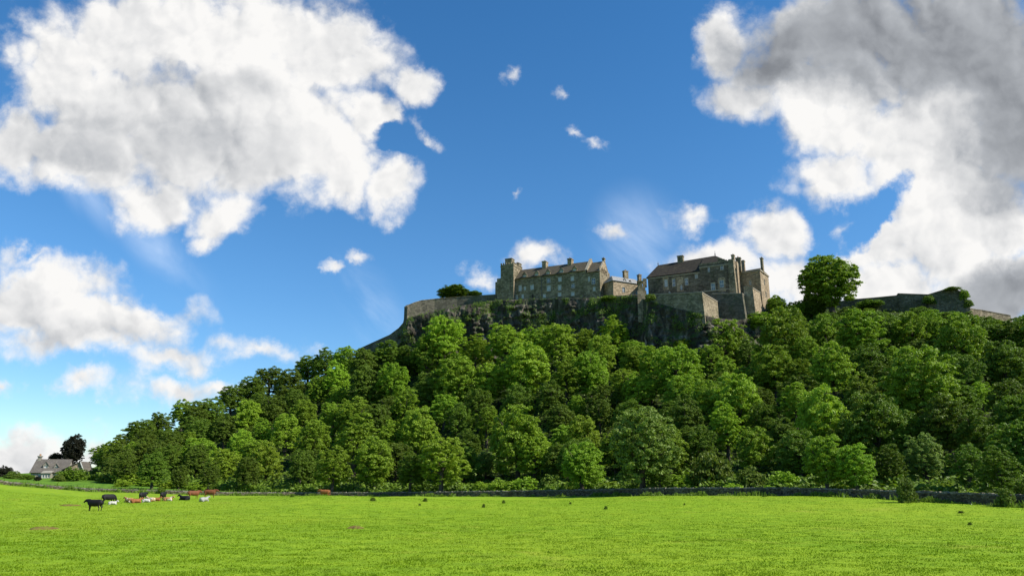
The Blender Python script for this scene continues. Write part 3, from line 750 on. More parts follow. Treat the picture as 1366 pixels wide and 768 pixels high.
# ---------------- great block
def great_block():
    fr = Frame(980, 395, 282, 27); root = fr.root('great_block')
    tag(root, 'massive dark stone castle block with brown hipped roof, finials and stepped gable wall', 'castle')
    sL = fr.sz(864.8, 385)[0]; s0 = 0.0; D = 17.0
    zb = fr.sz(930, 425)[1]; sK = fr.sz(933, 360)[0]      # wall steps up right of sK
    ze = fr.sz(900, 366.5)[1]; zeh = fr.sz(955, 351.0)[1]
    hp = [(888.5,377.5,4.4,9.0),(898.8,377,4.2,9.5),(915.8,375.5,4.6,8.5),(909,383,3,6),(929,368.5,3.6,5),(945.5,359,3.2,6.5),(963,356.5,4.4,6.0),
          (962.8,378.3,6.2,9.2),(951.3,382.5,6.0,10.0),(964.5,392.2,4.0,2.0),(893,390,2,3)]
    panes = ['glass_pale','glass','glass','glass','glass','glass','glass','glass_blue','glass_blue','glass','glass']
    holes = [hole_at(fr, *q) for q in hp]
    mb = MB()
    wall_face(mb, 's', 0, sL, sK, zb, ze, [h for h in holes if h[1] < sK], 1); wall_face(mb, 's', 0, sK, s0, zb, zeh, [h for h in holes if h[0] > sK], 1)
    mb.poly([(sK, 0, ze), (sK, D, ze), (sK, D, zeh), (sK, 0, zeh)])
    rd, rz = fr.dz(983.2, 372); eh = (rd - .5, rd + .5, rz - 1.6, rz + 1.6); rd, rz = fr.dz(984.5, 360); 
    wall_face(mb, 'd', 0, 0, D, zb, zeh, [eh], -1)
    mb.poly([(sL, 0, zb), (sL, D, zb), (sL, D, ze), (sL, 0, ze)]); mb.poly([(sL, D, zb), (0, D, zb), (0, D, zeh), (sL, D, ze)])
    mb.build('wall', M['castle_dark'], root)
    for h, p, q in zip(holes, panes, hp): window(root, 's', 0, h, 1, p, q[2] > 3.3, q[3] > 3)
    window(root, 'd', 0, eh, -1, 'glass_pale')
    # paler rendered patches and broken upper stages
    for px0, px1, ya, yb_ in ((957.5, 968.5, 371, 388.5), (902, 912.5, 370, 388), (884, 892.5, 370, 386)):
        s_a, z_a = fr.sz(px0, ya); s_b, z_b = fr.sz(px1, yb_); hs_ = [h for h in holes if s_a < (h[0] + h[1]) / 2 < s_b and z_b < (h[2] + h[3]) / 2 < z_a]
        pm = MB(); hs_ = [(max(h[0] - .2, s_a + .02), min(h[1] + .2, s_b - .02), max(h[2] - .25, z_b + .02), min(h[3] + .2, z_a - .02)) for h in hs_]
        wall_face(pm, 's', -.02, s_a, s_b, z_b, z_a, hs_, 1, .02); pm.build('render_patch', M['castle_warm_lit'], root)
    bq = MB(); s_a = fr.sz(972.5, 360)[0]; s_b = fr.sz(979, 360)[0]
    bq.hexa([(s_a - .4, -1.6, zb), (s_b + .8, -1.6, zb), (s_b + .8, 2, zb), (s_a - .4, 2, zb), (s_a, -.35, zeh + .8), (s_b, -.35, zeh + .8), (s_b, 2, zeh + .8), (s_a, 2, zeh + .8)])
    bq.build('corner_buttress', M['castle'], root)
    st_ = MB(); s_c = fr.sz(957, 350)[0]; s_d = fr.sz(972.5, 350)[0]; w__ = (s_d - s_c) / 5
    for q_ in range(5): st_.box(s_c + q_ * w__, s_c + (q_ + 1) * w__ - .01, .56, 1.3, zeh - .3, zeh + 2.3 - q_ * .42)
    st_.build('stepped_gable', M['castle'], root)
    # string course and parapet band
    sb = MB(); sb.box(sL - .1, sK - .003, -.22, -.003, ze - .5, ze - .1); sb.box(sK - .1, .2, -.22, -.003, zeh - 1.2, zeh - .8)
    sb.box(sL - .1, .1, -.2, -.003, fr.sz(940, 389.5)[1], fr.sz(940, 389.5)[1] + .4); sb.build('string_course', M['dressed'], root)
    # roof : ridge mapped from the skyline, hipped both ends
    dm = D / 2
    ra, za = fr.sz(878, 354.5, dm); rb, zbr = fr.sz(954, 341.8, dm)
    zr = za; zq = zbr
    rf = MB(); e = .4
    zk = zr + (zq - zr) * (sK - ra) / (rb - ra)
    slab_roof(rf, [(sL - e, -e, ze), (sK, -e, ze), (ra, dm, zr)]); slab_roof(rf, [(sK, -e, ze), (sK, dm, zk), (ra, dm, zr)])
    slab_roof(rf, [(sL - e, D + e, ze), (sL - e, -e, ze), (ra, dm, zr)])
    slab_roof(rf, [(sK + .01, .5, zeh - .6), (-.5, .5, zeh - .6), (rb, dm, zq), (sK + .01, dm, zk)])
    slab_roof(rf, [(-.4, .4, zeh - .6), (-.4, D - .4, zeh - .6), (rb, dm, zq)])
    slab_roof(rf, [(0, D, ze), (sL - e, D + e, ze), (ra, dm, zr)]); slab_roof(rf, [(0, D, ze), (ra, dm, zr), (rb, dm, zq)])
    rf.build('roof', M['slate_dark'], root)
    pp = MB(); pp.box(sK, 0, 0.003, .55, zeh, zeh + .5); pp.box(-.55, -.003, .56, D, zeh + .003, zeh + .5); pp.build('parapet', M['castle'], root)
    for s_, z_, h in ((ra, zr, 1.9), (rb, zq, 2.3)):
        f = MB(); f.cyl(s_, dm, z_ - .1, z_ + h, .16, .04, 8); f.cyl(s_, dm, z_ + .7, z_ + 1.0, .32, .20, 8); f.build('finial', M['lead'], root)
    for px0, px1, py, dd, pots, mt, zz in ((904, 911.5, 342, dm, 0, 'slate_stone', zr - 2), (975.8, 979.6, 340.6, 3.0, 1, 'castle_warm_lit', zeh - 2), (981.5, 988, 344.5, 9.5, 4, 'castle', zeh - 2), (989.3, 993.2, 348.2, 15.5, 1, 'castle_warm_lit', zeh - 2)):
        a, z1 = fr.sz(px0, py, dd); b, _ = fr.sz(px1, py, dd)
        a = min(a, 40)
        chimney(root, (a + b)/2, dd, b - a, 1.8, zz, z1, pots, 'castle' if mt == 'slate_stone' else mt)
    # projecting corner turret lit from the right
    t_ = MB(); d0, zt = fr.dz(984, 352); t_.box(-.6, 1.0, 4.0, 7.5, zb, zeh + 1.0); t_.build('corner_turret', M['castle_warm_lit'], root)
M['glass_blue'] = glass('blue_shuttered_window', (0.12, 0.19, 0.24), 0.5)
great_block()

def end_tower():
    fr = Frame(1016, 390, 288, 35); root = fr.root('end_tower')
    tag(root, 'square stone end tower with lean roof and one tall thin chimney, beside the massive block', 'tower')
    s0 = fr.sz(982, 380)[0]; zb = fr.sz(1005, 440)[1]; zt = fr.sz(1010, 360.5)[1]; D = 11
    a, z = fr.dz(1019.6, 376); b, z_2 = fr.dz(1022, 392.5)
    eh = [(a - .5, a + .5, z - 1.1, z + 1.1), (b - .5, b + .5, z_2 - 1, z_2 + 1)]
    hp = [(1001, 377, 3, 6)]; holes = [hole_at(fr, *q) for q in hp]
    mb = MB(); wall_face(mb, 's', 0, s0, 0, zb, zt, holes, 1); wall_face(mb, 'd', 0, 0, D, zb, zt, eh, -1)
    mb.poly([(s0, 0, zb), (s0, D, zb), (s0, D, zt), (s0, 0, zt)]); mb.poly([(s0, D, zb), (0, D, zb), (0, D, zt), (s0, D, zt)])
    mb.build('wall', M['castle_warm_lit'], root)
    for h in eh: window(root, 'd', 0, h, -1, 'glass')
    for h in holes: window(root, 's', 0, h, 1, 'glass')
    c = MB(); c.box(s0 - .2, .3, -.3, -.003, zt - .35, zt + .15); c.box(.003, .3, 0, D + .3, zt - .35, zt + .15); c.build('cornice', M['dressed'], root)
    rf = MB(); zr = zt + 2.0
    slab_roof(rf, [(s0, -.1, zt + .1), (0, -.1, zt + .1), (-1.2, D/2, zr), (s0, D/2, zr - .2)])
    slab_roof(rf, [(0, -.1, zt + .1), (0, D, zt + .1), (-1.2, D/2, zr)]); slab_roof(rf, [(0, D, zt + .1), (s0, D, zt + .1), (s0, D/2, zr - .2), (-1.2, D/2, zr)])
    rf.build('roof', M['slate'], root)
    dd = 4; a, z1 = fr.sz(1014.4, 344.5, dd); b, _ = fr.sz(1017.4, 344.5, dd); chimney(root, (a + b)/2, dd, b - a, 1.4, zt - .5, z1, 1)
end_tower()

def bastion(name, label, pxl, pxr, pxe, ytl, ytr, yb, t, ang, D, mat=('castle', 'castle_warm_lit'), coping=True):
    fr = Frame(pxr, ytr, t, ang); root = fr.root(name); tag(root, label, 'bastion')
    s0, zl = fr.sz(pxl, ytl); _, zr = fr.sz(pxr, ytr); zb = fr.sz(pxr, yb)[1]
    bt = 0.9
    mb = MB()
    mb.hexa([(s0 - .3, -bt, zb), (bt, -bt, zb), (bt, D, zb), (s0 - .3, D, zb), (s0, 0, zl), (0, 0, zr), (0, D, zr), (s0, D, zl)])
    mb.build('wall', M[mat[0]], root)
    if coping:
        c = MB(); c.hexa([(s0, -.15, zl), (.15, -.15, zr), (.15, D, zr), (s0, D, zl), (s0, -.15, zl + .3), (.15, -.15, zr + .3), (.15, D, zr + .3), (s0, D, zl + .3)])
        c.build('coping', M['dressed'], root)
    return root
bastion('bastion', 'broad plain bastion wall standing on the cliff below the massive dark castle block', 862, 936.5, 956, 393.5, 390.5, 436, 266, 33, 17)
bastion('retaining_wall', 'dark retaining wall at the foot of the massive block, right of the broad bastion', 950, 990, 1000, 392, 392, 432, 277, 30, 12, ('rampart', 'castle'))
bastion('stone_buttress', 'short sunlit wall block standing in front of the square end tower', 992, 1004, 1013, 383, 384.5, 445, 279, 36, 8.5, ('castle_warm_lit', 'castle_warm_lit'))

# ---------------- ramparts
def rampart(name, label, pts_, thick=1.6, hgt_down=6, mat='rampart', merlon=False):
    """pts_: (px, py_top, t)"""
    P0 = [pt(*q) for q in pts_]
    # resample
    V = [];
    for a, b in zip(P0[:-1], P0[1:]):
        n = max(1, int((b - a).length / 1.5))
        for k in range(n): V.append(a.lerp(b, k / n))
    V.append(P0[-1])
    base = Vector((V[0].x, V[0].y, V[0].z - hgt_down)); root = empty(name, base); tag(root, label, 'wall')
    mb = MB(); cp = MB()
    for i in range(len(V) - 1):
        a, b = V[i] - base, V[i + 1] - base; dr = Vector((b.x - a.x, b.y - a.y, 0)).normalized(); n = Vector((-dr.y, dr.x, 0))
        if n.y < 0: n = -n
        f = -n * 0.6; bk = n * thick
        dn = Vector((0, 0, -hgt_down - 4))
        mb.hexa([a + f + dn, b + f + dn, b + bk + dn, a + bk + dn, a, b, b + bk, a + bk])
        u = Vector((0, 0, .22)); o_ = n * .15
        cp.hexa([a - o_, b - o_, b + bk + o_, a + bk + o_, a - o_ + u, b - o_ + u, b + bk + o_ + u, a + bk + o_ + u])
    mb.build('wall', M[mat], root); cp.build('coping', M['castle'], root)
    return root
rampart('rampart_wall', 'long curved rampart wall running left from the palace tower to the cliff corner',
        [(543,409,318),(546,406.5,319),(552,404,320),(562,401,321.5),(580,399,323),(610,396.5,323),(640,394.5,321.5),(664,393,320)], 2.0, 8)
rampart('sloping_wall', 'dark sloping wall dropping from the cliff corner down into the trees',
        [(478,466,327),(500,456,325),(520,447,321),(532,438,319),(538,431,318),(541,418,318),(544,410,318)], 1.2, 4)
rampart('hilltop_wall', 'long low mossy hilltop wall between the lone round tree and the ruined bastion',
        [(1060,411,316),(1095,406,311),(1134,400,305.5),(1165,397.5,301),(1196,394.5,296.8),(1198,391.8,296.4),(1240,393.3,290.8)], 1.6, 7, 'mossy')
rampart('far_wall', 'thin sandstone wall running right from the ruined bastion into the trees',
        [(1288,411,291),(1310,414,295),(1348,421,298)], 1.4, 5, 'castle')
def ruined_bastion():
    fr = Frame(1285, 405, 284, 20); root = fr.root('ruined_bastion')
    tag(root, 'ruined dark bastion with sloping turf roof at the right end of the hilltop wall', 'bastion')
    def q(px, py, d=0): s, z = fr.sz(px, py, d); return (s, d, z)
    mb = MB(); zb = fr.sz(1260, 420)[1]
    top = [(1236, 393.3), (1250, 389), (1262, 386.4), (1272, 386), (1284, 389.5), (1288, 401), (1294, 411)]
    T = [q(a, b) for a, b in top]
    for a, b in zip(T[:-1], T[1:]):
        mb.hexa([(a[0], -1, zb), (b[0], -1, zb), (b[0], 9, zb), (a[0], 9, zb), a, b, (b[0], 9, b[2]), (a[0], 9, a[2])])
    mb.build('wall', M['mossy'], root)
    rf = MB(); e = [q(a, b - .3, -.3) for a, b in top[:5]]; ap = q(1268, 383.2, 4)
    bk = [(p[0], 8.7, p[2]) for p in e]; ap2 = (ap[0], 5, ap[2])
    for a, b, c, d in zip(e[:-1], e[1:], bk[:-1], bk[1:]): rf.poly([a, b, ap]); rf.poly([d, c, ap2])
    rf.poly([e[0], ap, ap2, bk[0]]); rf.poly([e[-1], bk[-1], ap2, ap])
    rf.build('roof', M['turf'], root)
ruined_bastion()

# ---------------- farmhouse
def farmhouse():
    fr = Frame(40, 637, 222, -14); root = fr.root('farmhouse')
    tag(root, 'cream stone cottage with brown slate roof and white gable beyond the field wall', 'house')
    s1 = fr.sz(86, 636)[0]; zb = fr.sz(60, 640)[1] - 1; ze = fr.sz(62, 629.5)[1]; zr = fr.sz(62, 612.6, 4)[1]; D = 8.5
    hp = [(52.5, 632.5, 4, 3.2), (61, 633.8, 7, 5.0), (74, 633.5, 4, 3.6)]; holes = [hole_at(fr, *q) for q in hp]
    mb = MB(); wall_face(mb, 's', 0, 0, s1, zb, ze, holes, 1)
    mb.poly([(0, 0, zb), (0, D, zb), (0, D, ze), (0, D/2, zr), (0, 0, ze)]); mb.poly([(s1, 0, zb), (s1, D, zb), (s1, D, ze), (s1, D/2, zr), (s1, 0, ze)])
    mb.poly([(0, D, zb), (s1, D, zb), (s1, D, ze), (0, D, ze)]); mb.build('wall', M['harl'], root)
    for h in holes: window(root, 's', 0, h, 1, 'glass', False)
    rf = MB(); e = .3; k = (zr - ze) / (D / 2)
    slab_roof(rf, [(-.3, -e, ze - k * e), (s1 + .3, -e, ze - k * e), (s1 + .3, D/2, zr), (-.3, D/2, zr)], .18)
    slab_roof(rf, [(s1 + .3, D + e, ze - k * e), (-.3, D + e, ze - k * e), (-.3, D/2, zr), (s1 + .3, D/2, zr)], .18)
    rf.build('roof', M['slate_house'], root)
    chimney(root, .5, D/2, .8, 1.3, zr - .8, zr + 1.1, 2, 'harl')
    s_, _ = fr.sz(59, 624); dormer(root, s_, ze + 1.1, 1.0, 1.5, 1.0, 2.6, 'harl', 'slate_house')
    s_, _ = fr.sz(73, 625); dormer(root, s_, ze + 1.0, 1.0, 1.3, .7, 2.6, 'harl', 'slate_house')
    # cross wing, gable with white bargeboards
    w0 = s1 + .01; w1 = fr.sz(111, 632, -1)[0]; g = MB(); zg = ze - .1; mid = (w0 + w1) / 2 + 1.5; zg2 = fr.sz(105, 615.5, -1)[1]
    g.poly([(w0, -1, zb), (w1, -1, zb), (w1, -1, zg), (mid, -1, zg2), (w0, -1, zg + 1)]); g.poly([(w1, -1, zb), (w1, 8, zb), (w1, 8, zg), (w1, -1, zg)]); g.poly([(w0, -1, zb), (w0, 0, zb), (w0, 0, zg), (w0, -1, zg)])
    g.build('wing_wall', M['castle_warm_lit'], root)
    r2 = MB(); slab_roof(r2, [(w0 - .8, -1.3, zg + .7), (mid, -1.3, zg2), (mid, 8, zg2), (w0 - .8, 8, zg + .7)], .16); slab_roof(r2, [(mid, -1.3, zg2), (w1 + .4, -1.3, zg - .2), (w1 + .4, 8, zg - .2), (mid, 8, zg2)], .16)
    r2.build('wing_roof', M['slate_house'], root)
    bb = MB(); bb.hexa([(mid, -1.42, zg2 - .3), (w1 + .45, -1.42, zg - .5), (w1 + .45, -1.31, zg - .5), (mid, -1.31, zg2 - .3), (mid, -1.42, zg2 + .2), (w1 + .45, -1.42, zg), (w1 + .45, -1.31, zg), (mid, -1.31, zg2 + .2)])
    bb.build('bargeboard', M['white'], root)
    # sun porch
    a, _ = fr.sz(55, 634, -2); b, _ = fr.sz(67, 634, -2); z1 = fr.sz(60, 631, -2)[1]
    pm = MB(); hh = [(a + .2 + i * (b - a - .2) / 3, a + (i + 1) * (b - a - .2) / 3, zb + 1.7, z1 - .3) for i in range(3)]
    wall_face(pm, 's', -2, a, b, zb, z1, hh, 1, .1); pm.poly([(b, -2, zb), (b, 0, zb), (b, 0, z1), (b, -2, z1)]); pm.poly([(a, -2, zb), (a, 0, zb), (a, 0, z1), (a, -2, z1)])
    slab_roof(pm, [(a - .2, -2.2, z1), (b + .2, -2.2, z1), (b + .2, 0, z1 + .7), (a - .2, 0, z1 + .7)], .1)
    po = pm.build('porch', M['harl'], root)
    for h in hh: window(po, 's', -2.1, h, 1, 'glass', False, False)
farmhouse()

# ================================================================== FIELD WALL
def field_wall():
    pxs = np.concatenate([np.arange(-140, 420, 1.5), np.arange(420, 1620, 2.4)])
    V = []
    for p in pxs:
        t = np.interp(p, WC[:, 0], WC[:, 1]); yb = np.interp(p, WC[:, 0], WC[:, 2]); yt = np.interp(p, WC[:, 0], WC[:, 3])
        b = pt(p, yb, t); top = pt(p, yt, t); V.append((b, top.z))
    root = empty('field_wall', V[0][0]); tag(root, 'long low drystone wall with upright coping stones between the pasture and the wooded hill', 'wall')
    base = V[0][0]; mb = MB(); cp = MB()
    r = random.Random(3)
    L = len(V); rows = 5
    idx = []
    for i, (b, zt) in enumerate(V):
        a = V[max(i - 1, 0)][0]; c = V[min(i + 1, L - 1)][0]; dr = Vector((c.x - a.x, c.y - a.y, 0)).normalized(); n = Vector((-dr.y, dr.x, 0)); n = n if n.y > 0 else -n
        col = []
        h = zt - b.z
        for side in (-1, 1):
            for k in range(rows + 1):
                f = k / rows; wd = 0.36 - 0.12 * f + r.uniform(-.05, .05)
                q = b + n * side * wd - base; q.z = b.z - base.z - .35 + (h + .2) * f; col.append(len(mb.v)); mb.v.append(tuple(q))
        idx.append(col)
        if i % 1 == 0:
            w_ = r.uniform(.10, .2); hh = r.uniform(.12, .3); c_ = b - base; c_.z = zt - base.z - .15
            e1 = dr * w_ * 1.6; e2 = n * .24; u = Vector((r.uniform(-.06, .06), 0, hh))
            cp.hexa([c_ - e1 - e2, c_ + e1 - e2, c_ + e1 + e2, c_ - e1 + e2, c_ - e1 * .8 - e2 * .8 + u, c_ + e1 * .8 - e2 * .8 + u, c_ + e1 * .8 + e2 * .8 + u, c_ - e1 * .8 + e2 * .8 + u])
    for i in range(L - 1):
        a, b = idx[i], idx[i + 1]
        for k in range(rows):
            mb.f.append((a[k], b[k], b[k+1], a[k+1])); o = rows + 1; mb.f.append((a[o+k], a[o+k+1], b[o+k+1], b[o+k]))
        mb.f.append((a[rows], b[rows], b[2*rows+1], a[2*rows+1]))
    mb.build('wall', M['drywall'], root); cp.build('coping', M['coping'], root)
field_wall()

# ================================================================== TREES
def rand_dirs(rg, n):
    v = rg.normal(size=(n, 3)); return v / np.linalg.norm(v, axis=1, keepdims=True)
def leaf_quads(rg, C, N, size, jitter=0.95):
    """rhombic leaf sprays at C facing roughly N"""
    n = len(C)
    N = N + rg.normal(size=(n, 3)) * jitter; N /= np.linalg.norm(N, axis=1, keepdims=True)
    A = np.cross(N, rg.normal(size=(n, 3))); A /= np.linalg.norm(A, axis=1, keepdims=True); B = np.cross(N, A)
    s = size * rg.uniform(0.5, 1.5, (n, 1)); e = rg.uniform(0.45, 0.8, (n, 1))
    p0 = C - A * s; p1 = C + B * s * e + N * s * .18; p2 = C + A * s; p3 = C - B * s * e - N * s * .12
    V = np.stack([p0, p1, p2, p3], 1).reshape(-1, 3)
    return V, np.arange(n * 4).reshape(-1, 4)
def crown_mesh(name, seed, ratio=1.15, nl=16, leaf=0.045, nleaf=15000, lob=(0.30, 0.46), low=-1.0, spread=1.0, loose=0.5, conic=0.0):
    """unit crown: radius about 1, centre at 0; lobes of leaf clumps, gaps between them"""
    rg = np.random.default_rng(seed)
    L = []
    g = 0
    while len(L) < nl and g < 4000:
        g += 1
        d = rand_dirs(rg, 1)[0]
        if d[2] < low: continue
        r = rg.uniform(*lob)
        rad = (1 - r * 0.8) * rg.uniform(0.72, 1.02)
        c = d * rad
        if conic: k = 1 - conic * (c[2] * 0.5 + 0.5); c[0] *= k; c[1] *= k
        if all(np.linalg.norm(c - q[0]) > 0.52 * (r + q[1]) * 1.1 for q in L): L.append((c, r))
    L.append((np.array([0, 0, .1]), .5 if nl < 50 else .70))
    Cs, Ns = [], []
    tot = sum(q[1] ** 2 for q in L)
    for c, r in L:
        nc = max(6, int(38 * (r / .4) ** 2))               # clumps on this lobe
        dd = rand_dirs(rg, nc)
        dd = dd[(dd[:, 2] > (-0.8 if nl < 50 else -1))]
        per = int(nleaf * r * r / tot / max(len(dd), 1))
        for u in dd:
            rr = r * rg.uniform(.10 + .18, .40) * .95
            cc = c + u * r * rg.uniform(.72, 1.0)
            m = max(5, int(per * rg.uniform(.5, 1.5)))
            q = rand_dirs(rg, m); q[:, 2] = np.abs(q[:, 2]) * .9 - .25 + (q[:, 2] < 0) * -.1
            rad = rr * rg.uniform(.55, 1.05, (m, 1))
            stray = rg.random((m, 1)) < loose * .25
            rad = np.where(stray, rad * 1.35, rad)
            Cs.append(cc + q * rad * np.array([1, 1, .8])); Ns.append(q * .7 + u * .5 + np.array([0, 0, .15]))
    C = np.vstack(Cs); N = np.vstack(Ns)
    C[:, 2] *= ratio
    V, Fc = leaf_quads(rg, C, N, leaf)
    return mesh_np(name, V, Fc)
def trunk_mesh(name, seed, ratio, base=-1.9, n=6):
    r = random.Random(seed); mb = MB()
    top = .15 * ratio
    mb.tube([(0, 0, base), (.02, .01, base + .15), (.03 * r.uniform(-1, 1), .03, (base + top) / 2), (0, 0, top)], [.14, .095, .075, .05], 9)
    for k in range(n):
        a = 2 * math.pi * (k + r.random()) / n; z0 = base + (top - base) * r.uniform(.45, .95); e = r.uniform(.45, .8)
        mb.tube([(0, 0, z0), (math.cos(a) * e * .45, math.sin(a) * e * .45, z0 + .28), (math.cos(a) * e, math.sin(a) * e, z0 + .35 + r.uniform(.2, .6))], [.045, .03, .010], 6)
    return mb.mesh(name)
PROTO = []
specs = [ # ratio, nl, leaf, nleaf, lob, conic
 (1.10, 26, .024, 46000, (.24, .42), 0.0), (1.2, 30, .023, 46000, (.20, .38), 0.15), (1.0, 24, .025, 44000, (.24, .46), 0.0),
 (1.25, 32, .023, 44000, (.18, .36), 0.25), (1.15, 36, .022, 46000, (.18, .34), 0.1), (1.0, 28, .024, 44000, (.22, .42), 0.0),
 (1.3, 34, .024, 40000, (.18, .34), 0.35), (1.15, 24, .024, 46000, (.26, .46), 0.1),
 (0.95, 60, .022, 100000, (.17, .38), 0.0)]
for i, (ra, nl, lf, nf, lob, cn) in enumerate(specs):
    PROTO.append((crown_mesh('crown', 100 + i, ra, nl, lf, nf, lob, -0.85 if nl < 50 else -1.0, conic=cn), trunk_mesh('trunk', 50 + i, ra), ra))
BUSHP = [(crown_mesh('foliage', 200 + i, .75, 14, .050, 7000, (.30, .5), -0.2), .75) for i in range(3)]
BUSHP += [(crown_mesh('foliage', 210 + i, 1.0, 12, .045, 7000, (.28, .42), -0.4), 1.0) for i in range(2)]
for me, *_ in PROTO + BUSHP: me.materials.append(LEAF['mid'])
for _, tm, _ in PROTO: tm.materials.append(M['bark'])
TREES = []
def set_mat(o, m):
    o.material_slots[0].link = 'OBJECT'; o.material_slots[0].material = m
SKY = np.array([(100,622),(130,602),(145,590),(165,576),(190,561),(215,549),(244,529),(270,536),(300,519),(340,500),(360,487),(385,487),(400,479),(430,466),(450,461),(475,463),(500,462),(510,455),(525,451),
 (545,460),(560,440),(575,429),(594,417),(612,425),(630,447),(650,440),(675,428),(700,437),(740,426),(760,433),(775,439),(790,429),(817,421),(835,430),(838,452),(860,464),(880,453),(900,453),(930,451),(945,436),
 (965,421),(1000,424),(1010,416),(1030,407),(1046,403),(1065,407),(1085,416),(1100,414),(1148,408),(1180,420),(1200,413),(1230,409),(1260,418),(1280,415),(1300,418),(1330,431),(1366,418),(1500,420)], float)
def clamp_top(loc, rad, top):
    # keep crowns below the skyline that the wood shows
    m = 683 + F * loc[0] / (loc[1] * CT + (top - EYE) * ST); hw = rad / loc[1] * F * .35
    lim = np.interp(m, SKY[:, 0], SKY[:, 1]) - 1
    x_ = loc[1]; py = project((loc[0], loc[1], top))[1]
    if py < lim:
        ang = (384 - lim) / F; return EYE + loc[1] * (ST + ang * CT) / (CT - ang * ST)
    return top
def add_tree(loc, rad, kind, proto=None, zs=1.0, height=None, name='broadleaf_tree', skirt=False):
    """loc: ground point; crown radius rad; total height -> crown centre"""
    i = rnd.randrange(len(PROTO) - 1) if proto is None else proto
    cm, tm, ra = PROTO[i]
    root = empty(name, loc, rnd.uniform(0, 6.28))
    if skirt:
        top = min(loc[2] + height, clamp_top(loc, rad, loc[2] + height)); bot = max(loc[2] + .3, top - rad * 3.3)
        if top - bot < rad * 1.3: bot = top - rad * 1.3
        cz = (top + bot) / 2 - loc[2]; zs = (top - bot) / 2 / (rad * ra)
    else: cz = height - rad * ra * zs
    root.scale = (rad * rnd.uniform(.88, 1.14), rad * rnd.uniform(.88, 1.14), rad)
    if skirt: root.rotation_euler = (rnd.uniform(-.05, .05), rnd.uniform(-.05, .05), rnd.uniform(0, 6.28))
    c = link('crown', cm, None, root); c.location = (0, 0, cz / rad); c.scale = (1, 1, zs); set_mat(c, LEAF[kind])
    t = link('trunk', tm, None, root); t.location = (0, 0, (cz / rad)); t.scale = (1, 1, max(.5, (cz / rad + .15) / 1.9))
    TREES.append((root, kind, rad, cz)); return root
def solve(px, py, dpx, hk=1.0, back=1.0, ratio=1.15):
    """find where a crown of apparent centre (px,py) and width dpx stands on the hill"""
    x = (px - 683) / F; y = (384 - py) / F
    ts = np.arange(92, 330, .5)
    X = x * ts; Y = ts * (CT - y * ST); Z = EYE + ts * (ST + y * CT)
    rad = dpx / 2 / F * ts
    g = terrain(X, Y)
    need = g + rad * (0.55 + 1.0 * hk)
    d = Z - need
    tw = np.interp(px, WC[:, 0], WC[:, 1]) + 5
    ok = np.where((d < 0) & (ts > tw))[0]
    if len(ok) == 0: return None
    i = ok[0]
    return Vector((X[i], Y[i], g[i])), rad[i], Z[i], ts[i]
